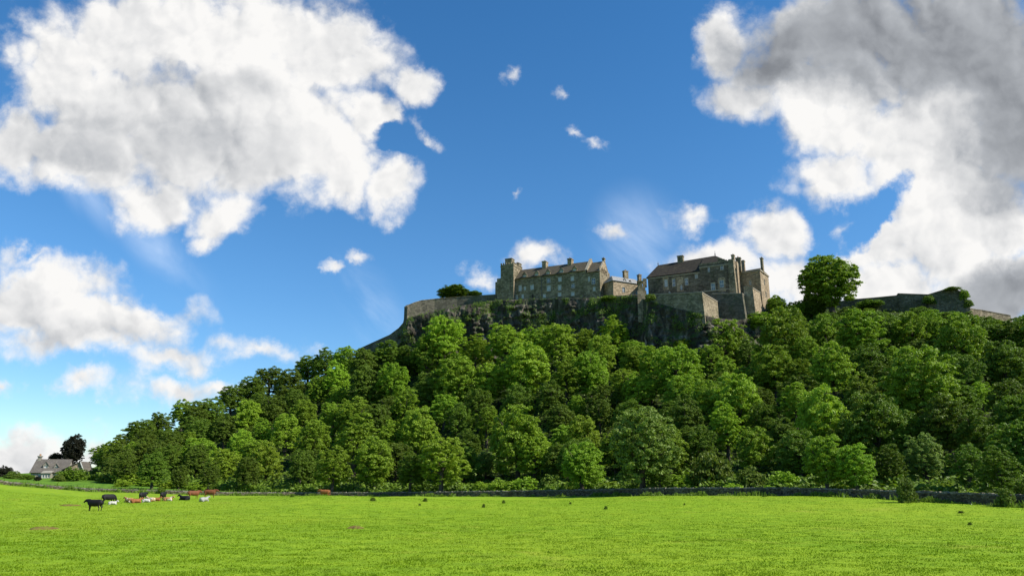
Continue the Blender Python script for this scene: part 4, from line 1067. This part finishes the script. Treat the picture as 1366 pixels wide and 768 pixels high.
CROWNS = [ # px, py centre, width px, colour, (proto)
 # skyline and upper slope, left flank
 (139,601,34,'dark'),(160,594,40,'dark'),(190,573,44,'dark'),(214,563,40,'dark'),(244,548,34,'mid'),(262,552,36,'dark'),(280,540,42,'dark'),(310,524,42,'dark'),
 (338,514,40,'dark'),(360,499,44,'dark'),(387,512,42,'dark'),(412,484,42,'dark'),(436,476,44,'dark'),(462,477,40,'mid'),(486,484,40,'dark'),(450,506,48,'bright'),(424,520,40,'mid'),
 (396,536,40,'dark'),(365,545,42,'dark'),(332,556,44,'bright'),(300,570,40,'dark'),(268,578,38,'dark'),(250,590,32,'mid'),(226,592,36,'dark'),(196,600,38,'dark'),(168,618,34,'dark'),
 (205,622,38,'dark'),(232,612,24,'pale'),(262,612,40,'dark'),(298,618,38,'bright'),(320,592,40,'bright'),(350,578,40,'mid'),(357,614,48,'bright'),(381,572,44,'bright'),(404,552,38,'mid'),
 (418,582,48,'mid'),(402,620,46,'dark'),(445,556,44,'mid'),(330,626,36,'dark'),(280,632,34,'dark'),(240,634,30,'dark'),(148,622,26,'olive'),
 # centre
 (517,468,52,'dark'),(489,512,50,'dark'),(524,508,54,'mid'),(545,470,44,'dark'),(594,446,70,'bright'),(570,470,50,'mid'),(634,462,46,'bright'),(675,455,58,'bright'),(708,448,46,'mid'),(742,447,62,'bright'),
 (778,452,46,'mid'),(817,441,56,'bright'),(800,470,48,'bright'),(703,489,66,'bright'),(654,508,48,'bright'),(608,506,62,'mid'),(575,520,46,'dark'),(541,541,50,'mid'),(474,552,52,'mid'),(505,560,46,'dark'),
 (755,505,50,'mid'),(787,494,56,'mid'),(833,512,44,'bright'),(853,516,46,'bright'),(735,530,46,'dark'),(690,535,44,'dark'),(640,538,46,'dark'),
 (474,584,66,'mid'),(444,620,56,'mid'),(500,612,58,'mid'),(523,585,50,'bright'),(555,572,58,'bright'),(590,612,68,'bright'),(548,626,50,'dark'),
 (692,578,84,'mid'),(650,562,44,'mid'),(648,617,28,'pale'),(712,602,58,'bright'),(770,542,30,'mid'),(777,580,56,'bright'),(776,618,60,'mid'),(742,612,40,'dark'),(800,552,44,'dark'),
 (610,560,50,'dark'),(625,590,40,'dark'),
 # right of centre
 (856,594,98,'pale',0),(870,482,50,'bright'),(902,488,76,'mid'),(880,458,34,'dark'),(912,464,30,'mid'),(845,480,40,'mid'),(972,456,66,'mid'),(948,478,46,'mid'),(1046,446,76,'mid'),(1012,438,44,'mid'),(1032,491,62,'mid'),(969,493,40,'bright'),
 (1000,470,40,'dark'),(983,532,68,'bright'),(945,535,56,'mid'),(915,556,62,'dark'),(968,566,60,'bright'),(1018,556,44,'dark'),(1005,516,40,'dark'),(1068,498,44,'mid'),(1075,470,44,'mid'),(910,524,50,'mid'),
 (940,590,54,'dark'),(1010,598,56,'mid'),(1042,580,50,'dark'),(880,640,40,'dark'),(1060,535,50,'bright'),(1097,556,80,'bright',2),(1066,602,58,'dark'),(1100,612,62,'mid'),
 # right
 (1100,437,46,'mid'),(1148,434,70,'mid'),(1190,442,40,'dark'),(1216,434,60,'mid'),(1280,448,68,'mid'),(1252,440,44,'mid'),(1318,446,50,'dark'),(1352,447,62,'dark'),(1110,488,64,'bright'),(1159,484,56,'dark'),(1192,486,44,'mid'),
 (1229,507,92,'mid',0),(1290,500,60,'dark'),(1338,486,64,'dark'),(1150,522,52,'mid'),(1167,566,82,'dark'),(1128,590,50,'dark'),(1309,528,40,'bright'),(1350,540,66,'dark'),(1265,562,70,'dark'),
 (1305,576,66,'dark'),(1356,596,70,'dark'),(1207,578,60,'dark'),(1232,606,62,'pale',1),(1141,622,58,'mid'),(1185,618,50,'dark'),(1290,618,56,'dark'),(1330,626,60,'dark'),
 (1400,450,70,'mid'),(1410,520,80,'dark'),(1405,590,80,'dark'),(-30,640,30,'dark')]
placed = []
for c in CROWNS:
    px, py, w_, kd = c[:4]
    s_ = solve(px, py, w_)
    if s_ is None: print('no place', c); continue
    loc, rad, zc, t = s_
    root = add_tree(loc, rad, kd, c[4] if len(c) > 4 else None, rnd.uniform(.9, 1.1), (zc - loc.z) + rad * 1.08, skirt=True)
    placed.append((loc.x, loc.y, rad)); root['_px'] = px; root['_py'] = py
# smaller trees filling the wood between them
n_f = 0
for px in rnd.sample(list(np.arange(150, 1400, 15)), 84):
    for k in range(16):
        tf = np.interp(px, FC[:, 0], FC[:, 1]) + 6; tc_ = np.interp(px, CC[:, 0], CC[:, 1]) - 24
        t = rnd.uniform(tf, tc_); p = px + rnd.uniform(-8, 8)
        v = pt(p, 500, t); v.z = gz(v.x, v.y)
        dmin = min(math.hypot(v.x - q[0], v.y - q[1]) - .5 * q[2] for q in placed)
        if dmin < 5.6 or n_f > 105: continue
        rad = rnd.uniform(4.0, 5.6)
        add_tree(v, rad, rnd.choice(['dark', 'dark', 'mid']), None, 1, rad * 2.1, skirt=True)
        placed.append((v.x, v.y, rad)); n_f += 1
print('fillers', n_f, 'trees', len(TREES))
# labelled one by one below
wood_trees = list(TREES)
def lone(px, pyc, w_, t, kind, zg_py, label, proto=0, zs=1.0, name='broadleaf_tree', h_px=None):
    v = pt(px, zg_py, t); rad = w_ / 2 / F * t; top = zof(px, pyc - (h_px or w_) / 2, t)
    base = v.copy(); base.z = min(v.z, top - 1)
    cz_ = zof(px, pyc, t); half = top - cz_; base.z = min(base.z, top - half * 2.0)
    r_ = add_tree(base, rad, kind, proto, half / (rad * PROTO[proto][2]), top - base.z, name); TREES.pop()
    tag(r_, label, 'tree'); return r_
lone(1109, 373, 74, 285, 'mid', 411, 'large lone round tree standing against the sky right of the castle', 8, 'skirt', h_px=77)
lone(605, 390, 52, 333, 'dark', 397, 'low dark domed tree showing above the left rampart wall', 8, 'skirt', h_px=20)
lone(633, 392, 20, 333, 'olive', 397, 'small pale bushy tree on the rampart beside the dark domed tree', 8, 'skirt', h_px=9)
lone(93, 600, 29, 262, 'copper', 632, 'very dark copper leaved tree standing behind the cottage', 8, 'skirt', h_px=44)
lone(72, 610, 18, 266, 'copper', 632, 'small dark tree behind the cottage roof, left of the copper tree', 8, 'skirt', h_px=14)
lone(1036, 408, 30, 284, 'mid', 418, 'round green tree at the foot of the square end tower', 8, 'skirt')
lone(1084, 410, 36, 290, 'dark', 418, 'dark green tree below and left of the large lone tree', 8, 'skirt')
lone(1062, 412, 26, 288, 'mid', 418, 'small light green tree between the end tower and the lone tree', 4, 'skirt')

# bushes and shrubs
def bush(px, t, w_px, h_px, kind, label, p=None, sink=.15, name='bush', py=None):
    if py is not None:
        v, t = ground_hit(px, py)
    else: v = on_ground(px, t)
    rad = w_px / 2 / F * t; h = h_px / F * t
    i = rnd.randrange(3) if p is None else p
    me, ra = BUSHP[i]
    root = empty(name, v, rnd.uniform(0, 6.28))
    o = link('foliage', me, None, root); zr = h / (1.35 * ra)
    o.scale = (rad, rad, zr); o.location = (0, 0, zr * ra * .35); set_mat(o, LEAF[kind])
    tag(root, label, 'bush'); return root
bush(1208, 95.5, 27, 34, 'olive', 'ragged bush growing against the field side of the wall under the pale green tree', 3)
bush(1337, 86, 26, 26, 'olive', 'thin ragged bush overgrowing the wall at its right end', 3)
bush(217, 166, 12, 9, 'dark', 'small dark bush growing on the wall behind the resting cattle', 0)
bush(948, 140, 62, 52, 'olive', 'big domed olive bush behind the wall, left of the reddish shrub', 1)
bush(1002, 134, 44, 34, 'olive', 'rounded brown green shrub directly behind the wall, right of the big domed bush', 0)
bush(1046, 132, 46, 26, 'mid', 'wide low shrub behind the wall under the dark woodland edge', 2)
bush(667, 168, 44, 20, 'mid', 'wide low bramble bush behind the wall, left of its two neighbours', 0)
bush(700, 168, 40, 22, 'mid', 'middle bramble bush of three behind the wall', 1)
bush(737, 168, 42, 22, 'olive', 'olive bramble bush, third and last of three behind the wall', 2)
bush(640, 172, 26, 16, 'bright', 'small bright bush behind the wall beside the bramble bushes', 1)
bush(905, 140, 40, 22, 'mid', 'low bush behind the wall at the foot of the big pale tree', 2)
bush(93, 208, 40, 18, 'dark', 'large rounded dark green bush in front of the white cottage gable', 0)
bush(36, 205, 22, 7, 'dark', 'dark hedge bush in front of the cottage, left side', 1)
bush(18, 206, 24, 10, 'olive', 'olive bush left of the cottage garden', 2)
bush(4, 212, 22, 16, 'copper', 'reddish dark bush at the far left end of the wall', 0)
bush(50, 200, 10, 6, 'copper', 'small reddish shrub below the cottage porch', 1)
bush(78, 203, 18, 9, 'olive', 'pale green garden shrub between the porch and the large dark bush', 1)
bush(124, 218, 24, 15, 'dark', 'dark bush just right of the cottage gable', 0)
bush(150, 205, 40, 14, 'olive', 'rounded olive bush on the grass bank left of the wood', 1)
bush(172, 202, 44, 20, 'mid', 'rounded green bush on the grass bank, tallest of the bank', 0)
bush(200, 196, 36, 12, 'mid', 'low green bush on the bank beside the tallest bank bush', 2)
bush(232, 190, 40, 11, 'bright', 'low bright bush on the bank above the resting cattle', 1)
bush(262, 188, 34, 10, 'mid', 'low mid green bush on the bank where the wood begins', 2)
bush(165, 190, 26, 8, 'bright', 'small bright bush nearest the wall on the grass bank', 1)
bush(1090, 128, 36, 20, 'dark', 'dark low bush behind the wall between the two woodland shrubs', 0)
bush(1262, 112, 24, 16, 'bright', 'small bright bush behind the wall right of the pale green tree', 1)
bush(1366, 92, 30, 30, 'olive', 'leafy bush behind the wall at the right edge of the field', 4)
bush(872, 138, 26, 15, 'olive', 'low olive shrub behind the wall left of the low bush at the pale tree', 0)
bush(978, 128, 30, 15, 'bright', 'bright low shrub peeping over the wall between the domed and brown green shrubs', 1)
bush(1024, 126, 22, 12, 'bright', 'small yellow green shrub behind the wall, right of the brown green shrub', 2)
bush(1120, 119, 30, 15, 'mid', 'mid green shrub behind the wall, first right of the dark low bush', 1)
bush(1160, 114, 26, 13, 'olive', 'olive shrub behind the wall, halfway between the dark low bush and ragged bush', 0)
bush(1236, 106, 30, 12, 'bright', 'flat bright shrub just over the wall, right of the ragged bush', 2)
bush(1288, 101, 34, 11, 'bright', 'wide flat yellow green shrub over the wall beneath the dark wood', 1)
bush(1316, 99, 24, 14, 'olive', 'olive shrub just left of the thin ragged bush at the wall', 0)
bush(770, 160, 30, 13, 'bright', 'bright low shrub behind the wall, right of the three brambles', 1)
bush(815, 152, 36, 14, 'mid', 'mid green low shrub behind the wall left of the big pale tree', 2)
def ivy(px, py, t, w_px, h_px, kind, label):
    v = pt(px, py + h_px / 2, t); rad = w_px / 2 / F * t; me, ra = BUSHP[1]
    root = empty('ivy_clump', v, rnd.uniform(0, 6)); o = link('foliage', me, None, root); zr = h_px / F * t / (1.35 * ra)
    o.scale = (rad, rad, zr); o.location = (0, 0, zr * ra * .3); set_mat(o, LEAF[kind]); tag(root, label, 'ivy')
ivy(1287, 392, 284, 14, 14, 'mid', 'ivy clump hanging on the upper right corner of the ruined bastion')
ivy(1292, 404, 283, 14, 12, 'olive', 'lower ivy clump on the right slope of the ruined bastion')
ivy(1270, 385, 286, 24, 4, 'olive', 'flat tuft of weeds growing along the ruined bastion roof')
ivy(1240, 399, 287, 18, 12, 'dark', 'dark ivy clump where the hilltop wall meets the ruined bastion')
ivy(1160, 405, 299, 40, 10, 'dark', 'long dark ivy patch at the foot of the hilltop wall')
ivy(868, 396, 272, 16, 10, 'olive', 'olive ivy clump at the left end of the broad bastion top')
ivy(812, 397, 292, 22, 7, 'dark', 'dark ivy clump hanging over the small lodge parapet wall')
# dock plants standing in the pasture
W_ = [(497.6,668,9,5,'beside the earth mound side of the wall'),(567,668.5,7,5,'tallest clump left of centre'),(560,674,4,3,'just left of and nearer than the tallest clump'),
      (645,676.5,5,5,'alone on open grass at the centre'),(672,671,5.5,4.5,'near the centre, closer to the wall than its left neighbour'),(761,672,4,3,'tiny, at the middle right'),
      (808,679,5.5,5,'the dark one furthest right of the centre row'),(390,662.5,7,4,'close to the wall above the open grass'),(599.5,662,5,3,'hard by the wall left of the bramble bushes'),
      (913,673.5,3,3,'tiny, below the big domed bush'),(1294,700,7,4,'nearest the viewer on the right'),(1282,684,9,3,'wide and flat at the right'),(1020,662,7,2.5,'hard by the wall under the reddish shrub')]
for i, (px, py, a, b, s_) in enumerate(W_):
    r_ = bush(px, 0, a, b, 'dark', 'dark dock clump, ' + s_, 3, name='dock_clump', py=py); r_['category'] = 'weed'; r_['group'] = 'dock clumps in the pasture'

# undergrowth : leafy ground cover on the wooded slope
def undergrowth():
    rg = np.random.default_rng(5); n = 130000
    px = rg.uniform(110, 1450, n); u = rg.random(n)
    tf = np.interp(px, FC[:, 0], FC[:, 1]) - 14; tc_ = np.interp(px, CC[:, 0], CC[:, 1]) - 6
    tf = np.where(px < 200, tf + 10, tf)
    t = tf + (tc_ - tf) * u ** 1.8
    X = (px - 683) / F * t; Y = t / CT - 0.25 * np.clip(t - 160, 0, 200) * .25
    X = X; Z = terrain(X, Y)
    cl = fbm(X / 3, Y / 3, 1.1, 3)
    edge = np.exp(-((t - tf - 10) / 12.0) ** 2)
    C = np.stack([X, Y, Z + np.clip(cl * 2.4 + .5 + edge * 1.6, 0, 3.2) * rg.random(n) ** .7], -1)
    N = np.stack([np.zeros(n), -np.ones(n) * .5, np.ones(n)], -1)
    V, Fc = leaf_quads(rg, C, N, .34, .7)
    return struct(link('undergrowth', mesh_np('undergrowth', V, Fc), LEAF['dark']), 'stuff')
undergrowth()
def cliff_ivy():
    rg = np.random.default_rng(21); A = CLIFF_V[:, :-1]; n_, m_ = A.shape[:2]
    i = rg.integers(0, n_, 90000); j = (m_ * rg.random(90000) ** .6).astype(int).clip(0, m_ - 1); p = A[i, j]
    K = j / m_; nz = fbm(p[:, 0] / 5, p[:, 2] / 4, p[:, 1] / 5, 4)
    keep = nz > np.where(K > .93, -.02, .20 - .10 * K); p = p[keep]; n = len(p)
    N = np.tile([0, -1.0, .5], (n, 1)); C = p + rg.normal(size=(n, 3)) * .25 + np.array([0, -.25, .05])
    V, Fc = leaf_quads(rg, C, N, .17, .7)
    return struct(link('cliff_ivy', mesh_np('cliff_ivy', V, Fc), LEAF['dark']), 'stuff')
cliff_ivy()
# rough grass and nettles along both sides of the field wall
def verge():
    rg = np.random.default_rng(9); n = 60000
    px = rg.uniform(-60, 1450, n); tw = np.interp(px, WC[:, 0], WC[:, 1])
    side = rg.random(n) < .42
    off = np.where(side, -rg.exponential(.35, n) - .5, .7 + rg.exponential(3.2, n))
    t = tw + off; X = (px - 683) / F * t; Y = t / CT
    Z = terrain(X, Y); cl = np.clip(fbm(X / 1.6, Y / 1.6, 7.7, 3) * 2 + .35, 0.02, 1)
    h = np.where(side, .75, .95) * cl * rg.uniform(.5, 1.2, n)
    s = rg.uniform(.05, .12, n) ; a = rg.uniform(0, 6.28, n)
    base = np.stack([X, Y, Z - .05], -1); dx = np.stack([np.cos(a) * s, np.sin(a) * s, a * 0], -1); tip = base + np.stack([rg.normal(size=n) * .15, rg.normal(size=n) * .15, h], -1)
    V = np.stack([base - dx, base + dx, tip + dx * .4, tip - dx * .4], 1).reshape(-1, 3)
    o = link('verge_grass', mesh_np('verge_grass', V, np.arange(n * 4).reshape(-1, 4)), LEAF['olive']); return struct(o, 'stuff')
verge()

# pasture grass: short tufts, thinning with distance
def grass_mat():
    m, k, o = new_mat('pasture_grass_blades')
    ge = k.node('ShaderNodeNewGeometry'); g = ge.outputs['Position']
    c = k.ramp(k.noise(g, 0.5, 6, 0.65), [(0.28, (0.115, 0.185, 0.010)), (0.5, (0.165, 0.275, 0.012)), (0.7, (0.225, 0.325, 0.017))])
    c = k.mix(k.maprange(k.noise(g, 0.035, 5, 0.6), 0.4, 0.68, 0, 0.55), c, (0.255, 0.33, 0.020))
    c = k.mix(k.maprange(k.noise(g, 0.07, 6, 0.65), 0.50, 0.66, 0, 0.6), c, (0.125, 0.235, 0.009))
    c = k.mix(k.maprange(k.noise(k.vm('ADD', g, (31, 7, 0)), 0.10, 6, 0.7), 0.56, 0.70, 0, 0.55), c, (0.27, 0.30, 0.035))
    c = k.mix(k.maprange(ge.outputs['Random Per Island'], 0.0, 1.0, 0.0, 0.4), c, (0.15, 0.23, 0.01))
    df = k.node('ShaderNodeBsdfDiffuse'); k.put(df.inputs[0], c); tr = k.node('ShaderNodeBsdfTranslucent'); k.put(tr.inputs[0], c)
    mx = k.node('ShaderNodeMixShader'); mx.inputs[0].default_value = .5; k.l.new(df.outputs[0], mx.inputs[1]); k.l.new(tr.outputs[0], mx.inputs[2]); k.l.new(mx.outputs[0], o.inputs[0])
    return m
def pasture_grass():
    rg = np.random.default_rng(11); n = 450000
    # density falls with range
    t = 22 * (130 / 22.0) ** rg.random(n)
    px = rg.uniform(-220, 1590, n); tw = np.interp(px, WC[:, 0], WC[:, 1])
    X = (px - 683) / F * t; Y = t / CT
    cl = fbm(X / 1.1, Y / 1.1, 4.4, 3) + .6 * fbm(X / .35, Y / .35, 2.0, 2)
    keep = (t < tw - .5) & (cl + rg.normal(size=n) * .6 > -.6)
    X, Y, t, cl = X[keep], Y[keep], t[keep], cl[keep]; n = len(X)
    Z = terrain(X, Y)
    h = (.03 + .055 * np.clip(cl + .2, 0, 1)) * rg.uniform(.5, 1.5, n); s = .012 + .00035 * t
    a = rg.uniform(0, 6.28, n); base = np.stack([X, Y, Z - .01], -1); dx = np.stack([np.cos(a) * s, np.sin(a) * s, a * 0], -1)
    tip = base + np.stack([rg.normal(size=n) * .03, rg.normal(size=n) * .03, h], -1)
    V = np.stack([base - dx, base + dx, tip + dx * .3, tip - dx * .3], 1).reshape(-1, 3)
    return struct(link('pasture_grass', mesh_np('pasture_grass', V, np.arange(n * 4).reshape(-1, 4)), grass_mat()), 'stuff')
pasture_grass()

# bare earth patches
def earth(px, py, w_, label):
    v, t = ground_hit(px, py); rad = w_ / 2 / F * t; rg = np.random.default_rng(int(px))
    n = 28; rings = 7; V = [(0, 0, .16)]; Fs = []
    for i in range(1, rings + 1):
        for k in range(n):
            a = 2 * math.pi * k / n; q = i / rings; rr = rad * q * (1 + .18 * math.sin(3 * a + px) + .12 * math.sin(7 * a))
            x, y = rr * math.cos(a), rr * math.sin(a) * 1.1
            zz = gz(v.x + x, v.y + y) - v.z + (.16 * (1 - q * q) + rg.uniform(-.03, .05)) * (q < .99) - (.06 if q > .99 else 0)
            V.append((x, y, zz))
    me = bpy.data.meshes.new('earth_mound')
    for k in range(n): Fs.append((0, 1 + k, 1 + (k + 1) % n))
    for i in range(rings - 1):
        for k in range(n):
            a = 1 + i * n; Fs.append((a + k, a + n + k, a + n + (k + 1) % n, a + (k + 1) % n))
    me.from_pydata(V, [], Fs); me.update()
    o = link('earth_mound', me, M['earth'], None, True); o.location = v; tag(o, label, 'earth mound'); return o
m_, k_, o_ = new_mat('bare_earth'); g_ = k_.node('ShaderNodeTexCoord').outputs['Object']
principled(k_, o_, k_.ramp(k_.noise(g_, 3, 6, .6), [(0.3, (0.085, 0.055, 0.018)), (0.5, (0.15, 0.10, 0.035)), (0.62, (0.13, 0.17, 0.02))]), .95, bump(k_, k_.noise(g_, 9, 5), .8, .05), .1); M['earth'] = m_
earth(475, 704, 25, 'low brown mound of bare earth on open pasture left of centre')
earth(57, 705, 34, 'long reddish patch of bare earth in the pasture below the standing black bull')
earth(93, 674, 26, 'flat brown earth patch in the grass just left of the standing black cow')
# ================================================================== CATTLE
def limb(mb, pts, rads, n=12):
    """closed tapering tube; rads are (half width, half height) pairs or single numbers"""
    pts = [Vector(p) for p in pts]; b0 = len(mb.v); m = len(pts)
    for i, p in enumerate(pts):
        d = (pts[min(i+1, m-1)] - pts[max(i-1, 0)]).normalized()
        a = Vector((0, 1, 0)); c = d.cross(a).normalized(); ra = rads[i] if isinstance(rads[i], tuple) else (rads[i], rads[i])
        for k in range(n):
            an = 2 * math.pi * k / n; mb.v.append(tuple(p + a * math.cos(an) * ra[0] + c * math.sin(an) * ra[1]))
    for i in range(m - 1):
        for k in range(n):
            j = (k + 1) % n; mb.f.append((b0+i*n+k, b0+i*n+j, b0+(i+1)*n+j, b0+(i+1)*n+k))
    mb.f.append(tuple(b0 + k for k in reversed(range(n)))); mb.f.append(tuple(b0 + (m-1)*n + k for k in range(n)))
def cow_mesh(name, pose):
    mb = MB(); L = lambda p, r_: limb(mb, p, r_)
    if pose != 'lying':
        L([(-1.12,0,1.12),(-1.06,0,1.08),(-.9,0,1.04),(-.55,0,1.0),(-.1,0,.95),(.35,0,.96),(.7,0,1.0),(.9,0,1.05),(.98,0,1.08)],
          [(.08,.10),(.20,.24),(.29,.34),(.33,.39),(.37,.43),(.34,.42),(.28,.38),(.20,.28),(.10,.14)])
        if pose == 'standing':
            L([(.70,0,1.12),(1.0,0,1.22),(1.22,0,1.26)], [(.20,.32),(.15,.24),(.11,.17)])
            hd = [(1.10,0,1.32),(1.25,0,1.28),(1.42,0,1.16),(1.58,0,1.04),(1.62,0,1.0)]
        else:
            L([(.70,0,1.05),(1.02,0,.92),(1.22,0,.66)], [(.20,.32),(.15,.22),(.11,.16)])
            hd = [(1.14,0,.70),(1.22,0,.58),(1.30,0,.40),(1.38,0,.20),(1.40,0,.14)]
        for y in (.17, -.17):
            o = .06 if y > 0 else -.06
            L([(-.82+o,y,1.0),(-.78+o,y*1.1,.76),(-.74+o,y*1.1,.62),(-.90+o,y*1.1,.42),(-.87+o,y*1.1,.12),(-.83+o,y*1.1,.0)], [(.15,.22),(.13,.19),(.10,.12),(.055,.065),(.045,.05),(.06,.075)])
            L([(.62-o,y,.95),(.64-o,y,.70),(.63-o,y,.42),(.63-o,y,.12),(.66-o,y,.0)], [(.13,.18),(.10,.12),(.06,.065),(.045,.05),(.06,.07)])
        L([(-1.10,0,1.30),(-1.20,0,1.16),(-1.22,0,.80),(-1.20,0,.42)], [.05,.04,.03,.055])
    else:
        L([(-1.02,0,.40),(-.9,0,.42),(-.5,0,.44),(0,0,.42),(.4,0,.42),(.75,0,.48),(.92,0,.55)], [(.18,.18),(.38,.32),(.46,.40),(.47,.40),(.40,.38),(.28,.32),(.12,.15)])
        L([(.62,0,.60),(.9,0,.78),(1.08,0,.90)], [(.18,.28),(.14,.2),(.11,.15)])
        hd = [(1.0,0,.98),(1.13,0,.94),(1.30,0,.84),(1.45,0,.72),(1.48,0,.68)]
        for y in (1, -1):
            L([(-.80,.30*y,.34),(-.40,.50*y,.22),(-.35,.52*y,.16)], [(.16,.22),(.12,.15),(.08,.09)]); L([(-.38,.52*y,.12),(-.70,.58*y,.07),(-.82,.58*y,.06)], [.07,.05,.05])
            L([(.62,.20*y,.34),(.92,.24*y,.20),(.98,.24*y,.14)], [(.11,.14),(.09,.1),(.06,.07)]); L([(.98,.24*y,.10),(.66,.30*y,.06)], [.055,.05])
        L([(-1.0,0,.58),(-1.12,.1,.30),(-1.05,.25,.08)], [.045,.035,.05])
    L(hd, [(.10,.10),(.13,.15),(.11,.13),(.085,.09),(.06,.06)])
    hx, hz = hd[1][0], hd[1][2]
    for sg in (1, -1):
        L([(hx-.05, sg*.08, hz+.06),(hx-.08, sg*.20, hz+.07),(hx-.10, sg*.31, hz+.04)], [.03,.055,.02])
    o = bpy.data.objects.new('cow_form', mb.mesh('cow_form')); COL.objects.link(o)
    m = o.modifiers.new('r', 'REMESH'); m.mode = 'VOXEL'; m.voxel_size = .032
    m2 = o.modifiers.new('s', 'SMOOTH'); m2.iterations = 4; m2.factor = .5
    dg = bpy.context.evaluated_depsgraph_get(); out = bpy.data.meshes.new_from_object(o.evaluated_get(dg)); out.name = name
    bpy.data.objects.remove(o); return out
CM = {k: cow_mesh('cow', k) for k in ('standing', 'grazing', 'lying')}
def coat(name, c, patch=None, pt_=.55):
    m, k, o = new_mat(name); g = k.node('ShaderNodeTexCoord').outputs['Object']
    col = k.mix(k.maprange(k.noise(g, 3, 4), .3, .7, 0, .6), c, tuple(v * .5 for v in c))
    if patch: col = k.mix(k.maprange(k.noise(g, 1.1, 2, .4), pt_ - .02, pt_ + .02), col, patch)
    principled(k, o, col, .7, bump(k, k.noise(g, 30, 3), .3, .01), .3); return m
COAT = {'black': coat('black_coat', (.008, .007, .008)), 'brown': coat('chestnut_coat', (.17, .055, .017)), 'tan': coat('tan_coat', (.40, .20, .08), (.6, .52, .42)),
        'orange': coat('ginger_coat', (.28, .10, .028)), 'white': coat('white_coat', (.6, .56, .5)), 'grey': coat('grey_coat', (.33, .33, .30)), 'cream': coat('cream_coat', (.55, .40, .24), (.30, .12, .04))}
for me in CM.values(): me.materials.append(COAT['black']); me.polygons.foreach_set('use_smooth', [True] * len(me.polygons))
def cow(px, py, pose, colour, heading, size, label, t=None):
    """heading: degrees, 0 = nose to the right, 180 = nose to the left; size = scale"""
    if t is None: v, t = ground_hit(px, py)
    else: v = on_ground(px, t)
    o = bpy.data.objects.new('cow', CM[pose]); COL.objects.link(o); o.location = v + Vector((0, 0, -.02)); o.rotation_euler = (0, 0, R(heading)); o.scale = (size, size, size * 1.08)
    set_mat(o, COAT[colour]); tag(o, label, 'cow', 'cattle in the pasture'); return o
cow(125, 681, 'standing', 'black', 172, .92, 'black cow standing side on, nearest of the herd, head to the left')
cow(144.5, 671.8, 'grazing', 'black', 62, .95, 'black cow with lowered head just behind the nearest black cow')
cow(150, 672.6, 'lying', 'white', 10, .55, 'white calf lying at the feet of the grazing black cow')
cow(172, 669.8, 'lying', 'tan', 165, .75, 'tan and white cow lying down, first of the resting cattle beside the black pair')
cow(181, 670.5, 'lying', 'orange', 35, .72, 'ginger cow lying between the tan cow and the upright black cow')
cow(190, 667.5, 'standing', 'black', 86, .88, 'black cow seen from behind among the resting cattle, beside the white one')
cow(195, 669.5, 'lying', 'white', 0, .60, 'white calf lying just right of the black cow seen from behind')
cow(201, 668.3, 'lying', 'cream', 170, .70, 'cream cow with brown patches lying between the two upright black cows')
cow(208, 667.8, 'lying', 'orange', 10, .62, 'small ginger calf lying left of the second upright black cow')
cow(217, 667.3, 'standing', 'black', 96, .90, 'black cow standing in front of the wall bush among the resting cattle')
cow(224, 667.8, 'lying', 'tan', 0, .70, 'tan and white cow lying right of the black cow by the wall bush')
cow(246, 666.8, 'lying', 'black', 180, .82, 'black cow lying down left of the chestnut cows')
cow(258, 665, 'standing', 'brown', 50, .92, 'chestnut cow standing beside the lying black cow')
cow(272, 668.5, 'lying', 'grey', 60, .75, 'grey white cow lying in front of the last chestnut cow')
cow(280, 663.2, 'standing', 'brown', 8, 1.0, 'chestnut cow standing side on, last of the group on the right')
cow(434, 0, 'standing', 'orange', 175, .95, 'ginger cow half hidden by the rise, alone near the wall', t=150)

# ================================================================== tree labels
bpy.context.view_layer.update()
LAND = [(165,'at the wood\'s far left end'),(260,'left flank above the resting cattle'),(350,'left flank right of the cattle'),(440,'middle of the left flank'),
        (530,'below the sloping dark wall'),(600,'below the rampart corner'),(665,'below the long rampart'),(735,'below the palace tower'),(805,'below the palace gable'),(865,'below the small lodge'),
        (940,'below the broad bastion'),(1000,'below the massive block'),(1060,'below the end tower'),(1135,'below the lone tree'),(1215,'below the hilltop wall'),(1295,'below the ruined bastion'),(1700,'at the wood\'s right end')]
COLW = {'bright': 'bright green', 'mid': 'mid green', 'dark': 'dark green', 'pale': 'silvery green', 'olive': 'olive green', 'copper': 'copper'}
ORD = ['first','second','third','fourth','fifth','sixth','seventh','eighth','ninth','tenth']
buck = {}
for root, kd, rad, cz in wood_trees:
    v = Vector(root.location) + Vector((0, 0, cz)); px, py, _ = project(v)
    land = next(l for a, l in LAND if px < a)
    x, y = root.location.x, root.location.y; p_ = 683 + F * x / (y * CT)
    tf = np.interp(p_, FC[:, 0], FC[:, 1]); tc_ = np.interp(p_, CC[:, 0], CC[:, 1]) - 20; q = (y * CT - tf) / (tc_ - tf)
    row = 'lower slope' if q < .28 else 'middle slope' if q < .62 else 'upper slope'
    size = 'small' if rad < 4.6 else 'large' if rad > 7.6 else 'medium'
    buck.setdefault((size, kd, row, land), []).append((px, root))
for (size, kd, row, land), L in buck.items():
    L.sort(key=lambda a: a[0])
    for i, (px, root) in enumerate(L):
        lab = f'{size} {COLW[kd]} tree, {row}, {land}'.replace('medium ', '')
        if len(L) == 2: lab += (', left one', ', right one')[i]
        elif len(L) > 2: lab += f', {ORD[min(i, 9)]} from left'
        tag(root, lab, 'tree', 'broadleaf trees on the castle hill')
        for k in ('_px', '_py'):
            if k in root: del root[k]
